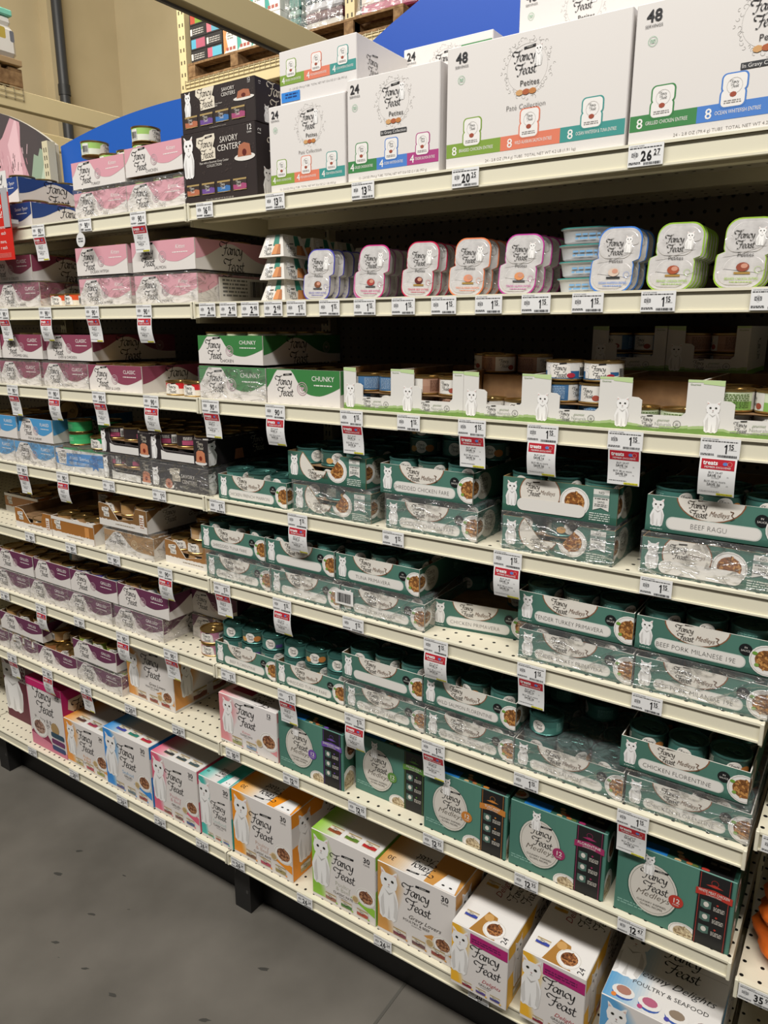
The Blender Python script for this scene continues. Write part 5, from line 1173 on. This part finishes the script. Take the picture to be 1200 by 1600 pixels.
med_tray('lower teal tray stamped SHREDDED CHICKEN FARE in film', 'the lower shredded chicken tray', .506, z, 'SHREDDED CHICKEN FARE', film=True, rows=(0, 1), w=.203)
med_tray('upper teal tray stamped SHREDDED CHICKEN FARE, loose cans on top', 'the upper shredded chicken tray', .492, z+.0715, 'SHREDDED CHICKEN FARE', w=.206, txt='5a5856')
for i in range(3):
    for k in range(2 if i < 2 else 1): can(('tealphoto', 'teal', 'tealphoto')[i], .545+.07*i, .10+.01*i, z+.0715+.0712+.0352*k-(.0 if i < 2 else .0), 'teal can piled %s on the upper shredded chicken tray, %s column' % (('lower', 'topmost')[k], COLN[i]), 'loose teal cans on trays', rot=-.4)
med_cut('lower teal tray with torn cut-away front and white badge, in film', 'the lower badge tray', .760, z, film=True, w=.203)
med_cut('upper teal tray with white badge and blank label strip', 'the upper badge tray', .758, z+.0715, cut=False, w=.206)
med_cut('lower teal tray stamped BEEF RAGU in film at the right edge', 'the lower beef ragu tray', 1.008, z, film=True, cut=False, w=.206)
f_ = med_tray('upper teal tray stamped BEEF RAGU at the right edge', 'the upper beef ragu tray', 1.010, z+.0730, 'BEEF RAGU', w=.206, rows=(0, 1), txt='6e6c6a')

# ---- fifth shelf
z = deck(5)
gravy_tray('orange cut-away gravy tray, leftmost whole one on the fifth shelf', 'the left orange gravy tray', -.872, z, w=.190, rows=(), kinds=('copper',), low=True)
gravy_tray('white and orange gravy tray turned side-on at the far left edge', 'the far-left gravy tray', -1.10, z, w=.195, mode='solid', rows=(0, 1), y=.11)
gravy_tray('orange gravy tray with a ribbon, many gold lids behind it', 'the ribbon gravy tray', -.680, z, w=.200, mode='solid', rows=(0, 1, 2, 3), kinds=('tan', 'tanphoto', 'tan'))
can('copper', -.66, .20, z+.0712, 'copper can standing above the ribbon gravy tray', 'lone cans')
gravy_tray('lower white gravy tray with script lettering, in film', 'the lower script gravy tray', -.430, z, w=.205, mode='wave', film=True, rows=(0,), kinds=('tan',), col='a07a4a')
gravy_tray('upper brown cut-away gravy tray with a long printed side', 'the upper brown gravy tray', -.445, z+.0715, w=.200, rows=(0, 1, 2), col='7d5a34')
gravy_tray('brown gravy tray set back, tan cans piled in it', 'the set-back gravy tray', -.205, z, w=.19, y=.035, rows=(0, 1), col='94683a', kinds=('tan', 'tanphoto', 'tan'))
can('tanphoto', -.10, .075, z+.0712, 'tan can on top of the set-back gravy tray, barcode showing', 'lone cans'); can('tan', -.16, .15, z+.0712, 'gold lidded can farther back on the set-back gravy tray', 'lone cans')
S5 = [(-.027, .2125, 'SHREDDED TUNA FARE', 'far left', 'left tuna fare'), (.187, .2, '', 'second', 'unstamped'), (.389, .212, 'TUNA PRIMAVERA', 'third', 'tuna primavera')]
for x_, w_, fl, nm, sh in S5:
    med_tray('lower teal tray, %s in film on the fifth shelf' % ('stamped '+fl if fl else 'unstamped'), 'the lower %s tray' % sh, x_, z, fl, w=w_-.003, film=True, rows=(0,))
    med_tray('upper teal tray, %s, stacked on the fifth shelf' % ('stamped '+fl if fl else 'unstamped'), 'the upper %s tray' % sh, x_-.013, z+.0715, fl, w=w_-.003, rows=(0, 1, 2) if fl == 'TUNA PRIMAVERA' else (0, 1), txt='5a5856')
m = M(); m.box(0, -.0006, 0, .048, .0003, .032, C('e0dedb', .5)); a = Art(); a.barcode(.006, .005, .036, .021, 1); m.art(a, (0, -.0006, 0), (1, 0, 0), (0, 0, 1)); tag(m.build('barcode_sticker', None, (.376, .0095, z+.018), 0), 'white barcode sticker bridging two film-wrapped teal trays', 'label')
med_tray('single teal tray stamped CHICKEN PRIMAVERA, turned askew and nearly empty', 'the askew tray', .592, z, 'CHICKEN PRIMAVERA', w=.198, y=.056, rot=.16, rows=(1, 2), skip=((1, 0), (1, 1)), cans=True)
ft = [('TENDER TURKEY PRIMAVERA', .802, .208, 'tender turkey'), ('BEEF PORK MILANESE 19E', 1.014, .206, 'beef pork')]
for fl, x_, w_, sh in ft:
    med_tray('lower teal tray stamped %s, in film' % fl, 'the lower %s tray' % sh, x_, z, fl, w=w_, film=True, rows=(0,), txt='5a5856')
    med_tray('upper teal tray stamped %s' % fl, 'the upper %s tray' % sh, x_-.004, z+.073, fl, w=w_, rows=(0, 1, 2), txt='4a4846')

# ---- sixth shelf
z = deck(6); PU = '652f4e'
for i, x_ in enumerate((-1.045, -.84, -.637, -.417)):
    wave_tray('lower purple grilled tray in film, %s from the left on the sixth shelf' % NUM[i+1], 'lower purple tray %s, sixth shelf' % NUM[i+1], x_, z, PU, 'GRILLED', '', cans=('tan', 'tan', 'violet', 'lightblue')[i], film=True, rows=(0,), w=.203)
for i, (x_, w_) in enumerate(((-1.01, .2), (-.80, .182), (-.616, .217), (-.392, .208))):
    wave_tray('upper purple grilled tray, %s from the left on the sixth shelf' % NUM[i+1], 'upper purple tray %s, sixth shelf' % NUM[i+1], x_, z+.0715, PU, 'GRILLED', '', cans=('copper', ['copper', 'tan', 'lightblue'], ['violet', 'violet', 'navy'], ['tanphoto', 'natblue', 'lightblue'])[i], rows=(0, 1, 2), w=w_)
can('lightblue', -.655, .08, z+.1425, 'pale blue can lying loose on the second upper purple tray', 'lone cans')
wave_tray('lower purple grilled tray set back behind the pink cans', 'the lower set-back purple tray', -.185, z, PU, 'GRILLED', '', cans='tan', y=.092, film=True, rows=(0,), w=.175)
wave_tray('upper purple grilled tray set back behind the pink cans', 'the upper set-back purple tray', -.19, z+.0715, PU, 'GRILLED', '', cans='tan', y=.095, rows=(0, 1), w=.175)
for k in range(2): can('pink', -.062, .052, z+.0352*k, 'pink can, %s of the pair at the left of the teal trays' % ('lower', 'upper')[k], 'pink cans', rot=-.6)
med_tray('teal tray stamped BEEF FLORENTINE with cans heaped above its front', 'the beef florentine tray', -.014, z, 'BEEF FLORENTINE', w=.202, rows=(0, 1, 2), kinds=('tealpurple', 'tealpurple', 'tealpurple'))
for (c_, r_, k_) in ((0, 0, 'teal'), (1, 0, 'tealphoto'), (2, 0, 'tealpurple'), (0, 1, 'teal'), (1, 1, 'teal')): can(k_, .022+.066*c_, .054+.067*r_, z+.0708, 'teal can heaped above the beef florentine tray, %s row %s' % (ROWN[r_], COLN[c_]), 'heaped teal cans', rot=-.3)
med_tray('teal tray stamped SHREDDED TURKEY FARE, cans stacked high behind its front', 'the turkey fare tray', .191, z, 'SHREDDED TURKEY FARE', w=.201, rows=(0, 1, 2))
for (c_, r_) in ((0, 0), (1, 0), (2, 0), (0, 1), (1, 1), (2, 1)): can(('teal', 'tealphoto', 'teal')[c_], .227+.065*c_, .052+.068*r_, z+.0708, 'teal can stacked high over the turkey fare tray, %s row %s' % (ROWN[r_], COLN[c_]), 'heaped teal cans', rot=-.3)
med_tray('lower unstamped teal tray in film below the blank-strip one', 'the lower blank tray', .396, z, 'SHREDDED FARE', w=.205, film=True, rows=(0,))
med_tray('upper teal tray with a blank strip, left of the wild salmon one', 'the upper blank tray', .388, z+.0715, '', w=.207, rows=(0, 1))
med_tray('lower teal tray stamped WILD SALMON FLORENTINE in shiny film', 'the lower left wild salmon tray', .605, z, 'WILD SALMON FLORENTINE 19E', w=.196, film=True, rows=(0, 1))
med_tray('upper teal tray stamped WILD SALMON FLORENTINE', 'the upper wild salmon tray', .598, z+.0715, 'WILD SALMON FLORENTINE', w=.205, rows=(0, 1, 2), txt='3f3d3b')
med_tray('teal tray in torn film, flat can tops showing, one loose can', 'the torn film tray', .804, z, 'WILD SALMON', w=.208, film=True, rows=(0, 1, 2))
can('teal', .847, .06, z+.0718, 'single teal can standing on the torn film', 'heaped teal cans', rot=2.4); can('teal', .83, .20, z+.0718, 'teal can in the shade behind the single loose can', 'heaped teal cans'); can('teal', .92, .17, z+.0718, 'teal can farthest right in the shade over the torn film', 'heaped teal cans')
med_tray('lower teal tray stamped CHICKEN FLORENTINE in film', 'the lower chicken florentine tray', 1.017, z, 'CHICKEN FLORENTINE', w=.200, film=True, rows=(0, 1))
med_tray('upper teal tray stamped CHICKEN FLORENTINE, three big lids in view', 'the upper chicken florentine tray', 1.002, z+.0730, 'CHICKEN FLORENTINE', w=.206, rows=(0, 1, 2), kinds=('tealphoto', 'teal', 'tealphoto'), txt='3f3d3b')

# ---- seventh shelf
z = deck(7)
for i, (x_, w_) in enumerate(((-1.20, .19), (-1.004, .163), (-.839, .205), (-.630, .212))):
    wave_tray('lower purple grilled tray, %s from the left on the seventh shelf' % NUM[i+1], 'lower purple tray %s, seventh shelf' % NUM[i+1], x_, z, PU, 'GRILLED', '', cans=('tan', 'tan', 'copper', 'olive')[i], film=i in (0, 1, 3), rows=(0, 1) if i == 2 else (0,), w=w_, h=.062)
wave_tray('upper purple grilled tray at the left end of the seventh shelf', 'upper left purple tray, seventh shelf', -1.045, z+.0715, PU, 'GRILLED', '', cans='tan', rows=(0,), w=.24, h=.06)
wave_tray('upper purple grilled tray with olive green cans, seventh shelf', 'upper right purple tray, seventh shelf', -.640, z+.0715, PU, 'GRILLED', '', cans='olive', rows=(0, 1), w=.205, h=.06)
can('tan', -.79, .075, z+.0712, 'gold can with a white cat label, upper left of the loose group', 'loose gold cans'); can('copper', -.715, .09, z+.0712, 'copper can, upper right of the loose group', 'loose gold cans')
f = cats_front(.2, .155, 'd0904a', '', '', '', 'POULTRY & BEEF', script='Gravy Lovers', lx=.54, ly=.76, lw=.42, icons=('8a5a4c', '8a4a44', '9a4a40'), bowl=True)
carton('can_carton', 'white and tan box of gravy cans alone on the seventh shelf', 'box', -.415, .035, z, .2, .30, .165, f, cats_front(.30, .155, 'd0904a', '', '', '', 'POULTRY & BEEF', script='Gravy Lovers', lx=.5, ly=.74, lw=.32, icons=('8a5a4c', '8a4a44', '9a4a40'), bowl=False), Art().logo(.1, .1, .1), group='gravy can cartons', fm=None)
f = cats_front(.198, .137, 'd98c90', '12', 'Kitten', '', 'CLASSIC PATE', lx=.47, ly=.70, lw=.37, icons=('9a9a6a', '8a9ab0'), body='dbd5d2')
tp = Art(); tp.rect(0, 0, .198, .27, 'd9d2ce', 0); tp.grad(0, 0, .08, .27, 'd98c90', 'd9d2ce', 5, False, 1); tp.rect(.02, .03, .09, .12, '9a1c44', 2); tp.logo(.13, .03, .07, INK, 3, flip=True)
carton('kitten_carton', 'pink and white kitten box of 12 cans, left end of the seventh shelf', 'box', -.012, .012, z, .198, .27, .137, f, cats_side(.27, .137, 'd98c90'), tp)
for i, (x_, w_, t_, c_, lb, top_) in enumerate(((.192, .197, 'SHREDDED FARE', '6a4a9c', 'violet', ''), (.402, .192, 'PRIMAVERA', '5c8a3c', 'green', ''), (.604, .192, 'TUSCANY', 'c07a34', 'orange', ''), (.802, .192, 'FLORENTINE', '9a2c5c', 'magenta', ''), (1.014, .197, 'WHITE MEAT CHICKEN', 'b5382c', 'red', ''))):
    carton('teal_carton', 'teal box of 12 cans with a %s band reading %s' % (lb, t_), 'box', x_, .012 if i != 1 else .04, z, w_, .20, .146, med12_front(w_, .146, t_, c_), med12_side(.20, .146), med12_top(w_, .20, c_), col='4a7a6c', group='teal 12 can boxes')

# ---- bottom shelf
z = deck(8)
f = Art(); f.rect(0, 0, .2, .27, '5c1a2c', 0); f.cat(.05, .03, .2, 1, .7); f.text('36', .165, .045, .018, 'dcd6d0', 2, off=.02); f.text('CANS', .165, .034, .007, 'dcd6d0', 2); f.logo(.11, .2, .1, 'dcd6d0', 2)
carton('can_carton', 'dark maroon box of 36 cans cut by the left frame edge', 'box', -1.20, .075, z, .2, .3, .25, f, f, None, col='5c1a2c', group='can cartons on the bottom shelf')
def c30(label, x_, w_, h_, col_, cnt, l1, l2, sub, d_=.30, y_=.012, top='icons', icons=('b0a070', 'b04a5a', '9a9a5a'), topicons=('3f4a9c', '2f7a6a', 'b02a3c'), name='can_carton', rot=0., **kw):
    return carton(name, label, 'box', x_, y_, z, w_, d_, h_, cats_front(w_, h_, col_, cnt, l1, l2, sub, icons=icons, **kw), cats_side(d_, h_, col_), cats_top(w_, d_, col_, top, cnt or '24', topicons), group='can cartons on the bottom shelf', rot=rot)
f = cats_front(.2, .247, 'd04a7c', '36', 'Poultry & Beef', '', 'GRILLED', lx=.46, ly=.74, lw=.58, icons=(), bowl=False, catside=False, gradw=.02, dark='5a5450'); f.items = [i for i in f.items]
f.bowl(.055, .075, .046, 3, ('8c6a5a', 'b89a88', '5c4038')); f.ell(.145, .095, .022, .022, 'a88a5c', 4, 14); f.rect(0, .222, .2, .247, 'c01c64', 5); f.poly([(0, 0), (.2, 0), (.2, .02), (0, .045)], 'd07a90', 2); f.poly([(0, .045), (.12, .03), (.06, .1)], '8c2c4c', 2)
for i in range(3): f.rrect(.12, .015+.024*i, .192, .033+.024*i, .006, ('2c3f6c', '6c2c5c', '2c4a5c')[i], 6)
sd = Art(); sd.rect(0, 0, .3, .247, 'a8145a', 0); sd.poly([(.12, .247), (.3, .247), (.3, .1), (.2, .15)], '1f6f98', 1); sd.logo(.08, .16, .1, '2a1420', 3, halo='c9b8a0'); sd.text('Poultry', .09, .09, .02, 'e0b8cc', 3)
tp = Art(); tp.rect(0, 0, .2, .3, 'c01c64', 0)
carton('can_carton', 'tall hot pink topped box of 36 cans, near the left end', 'box', -.952, .02, z, .2, .3, .247, f, sd, tp, group='can cartons on the bottom shelf', col='a8145a')
c30('white and orange box of 24 cans beside the hot pink box', -.752, .218, .158, 'e0913a', '24', 'Poultry', '& Beef', 'CLASSIC PATE', ly=.66, lw=.40, y_=.02, topicons=('5a3a34', 'a03a54', '8a8a6a'))
c30('white and bright blue seafood box of 30 cans', -.532, .212, .2, '2f86d0', '30', 'Seafood', '', 'GRILLED', lx=.50, ly=.66, topicons=('3f4a9c', '2f7a6a', 'b02a3c'), dark='7ab0d8', icons=('5a5a8c', '6a7a84', '9a4a4a'))
c30('white and rose box of 30 cans, grilled, with maroon bowl corner', -.310, .19, .195, 'd9607a', '30', 'Poultry', '& Beef', 'GRILLED', lx=.5, ly=.66, dark='d0989c', icons=('8a4a4a', '7a5a5a', '4a5a8c'), topicons=('3a3a3c', '3f4a4c', '4a5a5c'))
c30('narrow white and turquoise seafood box of 30 cans', -.112, .118, .192, '3fb0a4', '30', 'Seafood', '', 'CLASSIC PATE', lx=.62, ly=.55, lw=.52, dark='b9cfc9', bowl=False, icons=('6a9a70', 'b06a5a', '5a6aa0'), top='flip', d_=.3)
c30('white and bright orange box of 30 cans with a cat on its side', .014, .207, .197, 'e8901e', '30', 'Poultry', '& Beef', 'CLASSIC PATE', dark='c8a898', top='flip', icons=('7a5a4a', 'b04a60', '9a8a5a'))
c30('white and lime green box of 30 cans', .286, .19, .192, '8cbf3c', '30', 'Poultry', '& Beef', 'CLASSIC PATE', dark='b8b8a8', icons=('9a6a5a', '4a7a3c', 'b04a3c'), topicons=('8a4a2c', '5a7a2c', 'b02a2c'))
c30('large white box of 30 gravy cans with tan shading', .482, .204, .19, 'c99048', '30', '', '', 'POULTRY & BEEF', script='Gravy Lovers', lx=.52, ly=.70, lw=.40, top='flip', icons=('7a3c4a', '6a4a4c', '8a4038'), dark=None)
for i, (x_, y_, h_) in enumerate(((.694, -.018, .150), (.852, -.012, .160))):
    c30(('white and yellow magenta-banded box of 24 cans, left of its twin', 'white and yellow magenta-banded box of 24 cans, right of its twin')[i], x_, .131, h_+.006, 'e8b030', '', '', '', 'GRILLED', lx=.62, ly=.60, lw=.58, y_=y_, d_=.30, top='delights', script='Delights', bowl=False, banner='a8206a', dark='b0303c', icons=('8a2a3c', '5a4a8c', '4a4a8c'), name='banded_carton')
c30('blue and white box with four food plates on its top, at the bottom right', 1.012, .20, .155, '5a9ac8', '', '', '', '', lx=.64, ly=.60, lw=.5, y_=-.012, d_=.3, top='creamy', bowl=False, name='blue_carton')

# ---- the neighbouring bay at the right edge
m = M(); rd = random.Random(2); P = []
PR = smooth_path([(.06, 0), (.09, .010), (.100, .035), (.094, .058), (.101, .080), (.090, .104), (.088, .130), (.06, .155), (.02, .168)], 4); NS = 36
for j, (q, zz) in enumerate(PR):
    for i in range(NS+1):
        t = 2*pi*(i % NS)/NS; r = q*(1+.05*sin(3*t+j*.5)+.035*sin(5*t-j*.9)+.02*sin(11*t+j*1.3)); P.append((r*cos(t)*1.1, r*sin(t)*.85, zz+.005*sin(2*t+j*.2)*(0 < j)))
NJ = len(PR); m.faces(P, [(j*(NS+1)+i, j*(NS+1)+i+1, (j+1)*(NS+1)+i+1, (j+1)*(NS+1)+i) for j in range(NJ-1) for i in range(NS)], noisy('bag_foil', 'd9691e', 'b9501a', 14, .42, bump=.9), True); m.face(P[:NS][::-1], C('c0541a', .3)); m.face(P[(NJ-1)*(NS+1):(NJ-1)*(NS+1)+NS], C('8a3a2c', .3))
b = m.build('treat_bag', None, (1.352, .105, .5205)); tag(b, 'crumpled orange foil bag on the right-hand shelf at the frame edge', 'bag')
m = M(); m.lathe([(.07, .1, C('9a6a5c', .35)), (.09, .15, C('a87a6a', .35)), (.06, .2, C('7a8a3c', .4)), (.02, .215, None)], 12); m.smooth = True; m.build('printed_top', b)

# ---- price tags
def tags(shelf, lst):
    seen = {}
    for i, (x, price, hang) in enumerate(lst):
        p = price.replace('c', ' cents'); k = 'red coupon' if hang else 'plain'
        nm = '%s price tag reading %s, %s from left on the %s shelf edge' % ('White' if not hang else 'Red couponed', p, NUM[i+1] if i < 16 else 'last', ORD[shelf])
        ptag(x, SZ[shelf], price, nm, bool(hang), back=(hang == 2), curl={3: 1.0}.get(hang, (.25 if i % 2 else -.3)) if hang else 0)
TAGS = {}
TAGS = {
 1: [(-0.557, '90c', 1), (-0.360, '90c', 0), (-0.161, '90c', 1), (0.056, '16.01', 0), (0.255, '13.13', 0), (0.468, '13.13', 0), (0.677, '20.25', 0), (0.970, '26.27', 0)],
 2: [(-0.769, '90c', 1), (-0.566, '90c', 1), (-0.364, '90c', 1), (-0.166, '90c', 1), (0.047, '2.48', 0), (0.111, '2.48', 0), (0.175, '2.48', 0), (0.240, '2.48', 0), (0.302, '1.15', 0), (0.386, '1.15', 0), (0.470, '1.15', 0), (0.556, '1.15', 0), (0.640, '1.15', 0), (0.727, '1.15', 0), (0.812, '1.15', 0), (0.898, '1.15', 0)],
 3: [(-0.768, '90c', 1), (-0.568, '90c', 1), (-0.369, '90c', 1), (-0.166, '90c', 1), (0.039, '90c', 1), (0.235, '90c', 1), (0.436, '1.15', 1), (0.569, '1.15', 0), (0.702, '1.15', 1), (0.835, '1.15', 1), (0.973, '1.15', 1), (1.112, '1.15', 1)],
 4: [(-0.769, '90c', 1), (-0.569, '90c', 1), (-0.363, '1.42', 0), (-0.162, '1.42', 0), (0.043, '1.15', 0), (0.288, '1.15', 1), (0.535, '1.15', 0), (0.781, '1.15', 1), (1.040, '1.15', 0)],
 5: [(-0.772, '90c', 0), (-0.566, '90c', 0), (-0.372, '90c', 2), (-0.163, '90c', 1), (0.042, '1.15', 1), (0.234, '1.15', 1), (0.434, '1.15', 2), (0.636, '1.15', 1), (0.837, '1.15', 1), (1.043, '1.15', 0)],
 6: [(-0.961, '90c', 0), (-0.760, '90c', 1), (-0.565, '90c', 0), (-0.365, '90c', 1), (-0.166, '90c', 1), (0.047, '1.15', 0), (0.238, '1.15', 1), (0.435, '1.15', 1), (0.634, '1.15', 1), (0.838, '1.15', 0), (1.038, '1.15', 1)],
 7: [(-0.969, '90c', 1), (-0.769, '90c', 1), (-0.570, '90c', 1), (-0.360, '20.99', 0), (-0.158, '20.99', 0), (0.047, '10.99', 0), (0.242, '12.99', 0), (0.439, '12.95', 0), (0.638, '12.95', 0), (0.849, '12.95', 0), (1.053, '12.47', 0)],
 8: [(-0.919, '27.99', 0), (-0.685, '20.99', 0), (-0.443, '26.24', 0), (-0.271, '26.24', 0), (-0.095, '26.24', 0), (0.042, '26.24', 0), (0.273, '26.24', 0), (0.508, '26.24', 0), (0.756, '20.99', 0)],
}
TAGS[2] += [(1.005, '1.15', 0), (1.155, '1.15', 0)]
for s in TAGS: tags(s, TAGS[s])
ptag(1.262, .522, '35.99', 'white price tag reading 35.99 on the right-hand bay near the orange bag', False, w=.056)
ptag(1.262, .812, '12.99', 'white price tag on the right-hand bay shelf above the orange bag')
# round shelf talker and the red sign
m = M(); m.lathe([(.017, 0, C('d9d7d4', .4)), (.017, .0008, None)], 20); a = Art(); a.fine(-.009, -.006, .018, .012, 2, '6a6a6c', 1); m.art(a, (0, 0, .0008), (1, 0, 0), (0, 1, 0)); m.box(-.004, .015, 0, .004, .035, .0006, C('c9c7c4', .3))
o = m.build('shelf_talker', None, (-.372, -.012, 1.798)); o.rotation_euler = (radians(90), 0, 0); tag(o, 'round white plastic disc hanging under the top shelf edge', 'label')
s = thing('promo_sign', 'red hanging sign with white lettering at the left frame edge', 'sign', (-.86, -.03, 1.765))
m = M(); m.box(0, 0, 0, .225, .001, .165, C('c9281f', .4)); a = Art()
for i, (t_, y_, h_) in enumerate((('up', .128, .015), ('e!', .105, .017), ('more,', .078, .009), ('each', .063, .009), ('e more,', .042, .009), ('r each', .027, .009))): a.text(t_, .195 if i > 1 else .188, y_, h_, 'e9e4de', 1, 'R', off=.012 if i < 2 else 0)
a.fine(.06, .006, .15, .012, 4, 'd87a70', 1, 4); m.art(a, (0, 0, 0), (1, 0, 0), (0, 0, 1)); m.build('red_panel', s)
m = M(); m.box(0, 0, .165, .225, .001, .215, C('dedbd6', .4)); a = Art(); a.logo(.178, .19, .075, INK, 1, 5); m.art(a, (0, 0, 0), (1, 0, 0), (0, 0, 1)); m.build('white_header', s)
m = M(); m.box(.195, -.002, .08, .222, .003, .175, C('a8a6a8', .2)); m.box(.206, .003, .09, .216, .026, .1, C('b8b6b8', .2)); m.build('plastic_clip', s)
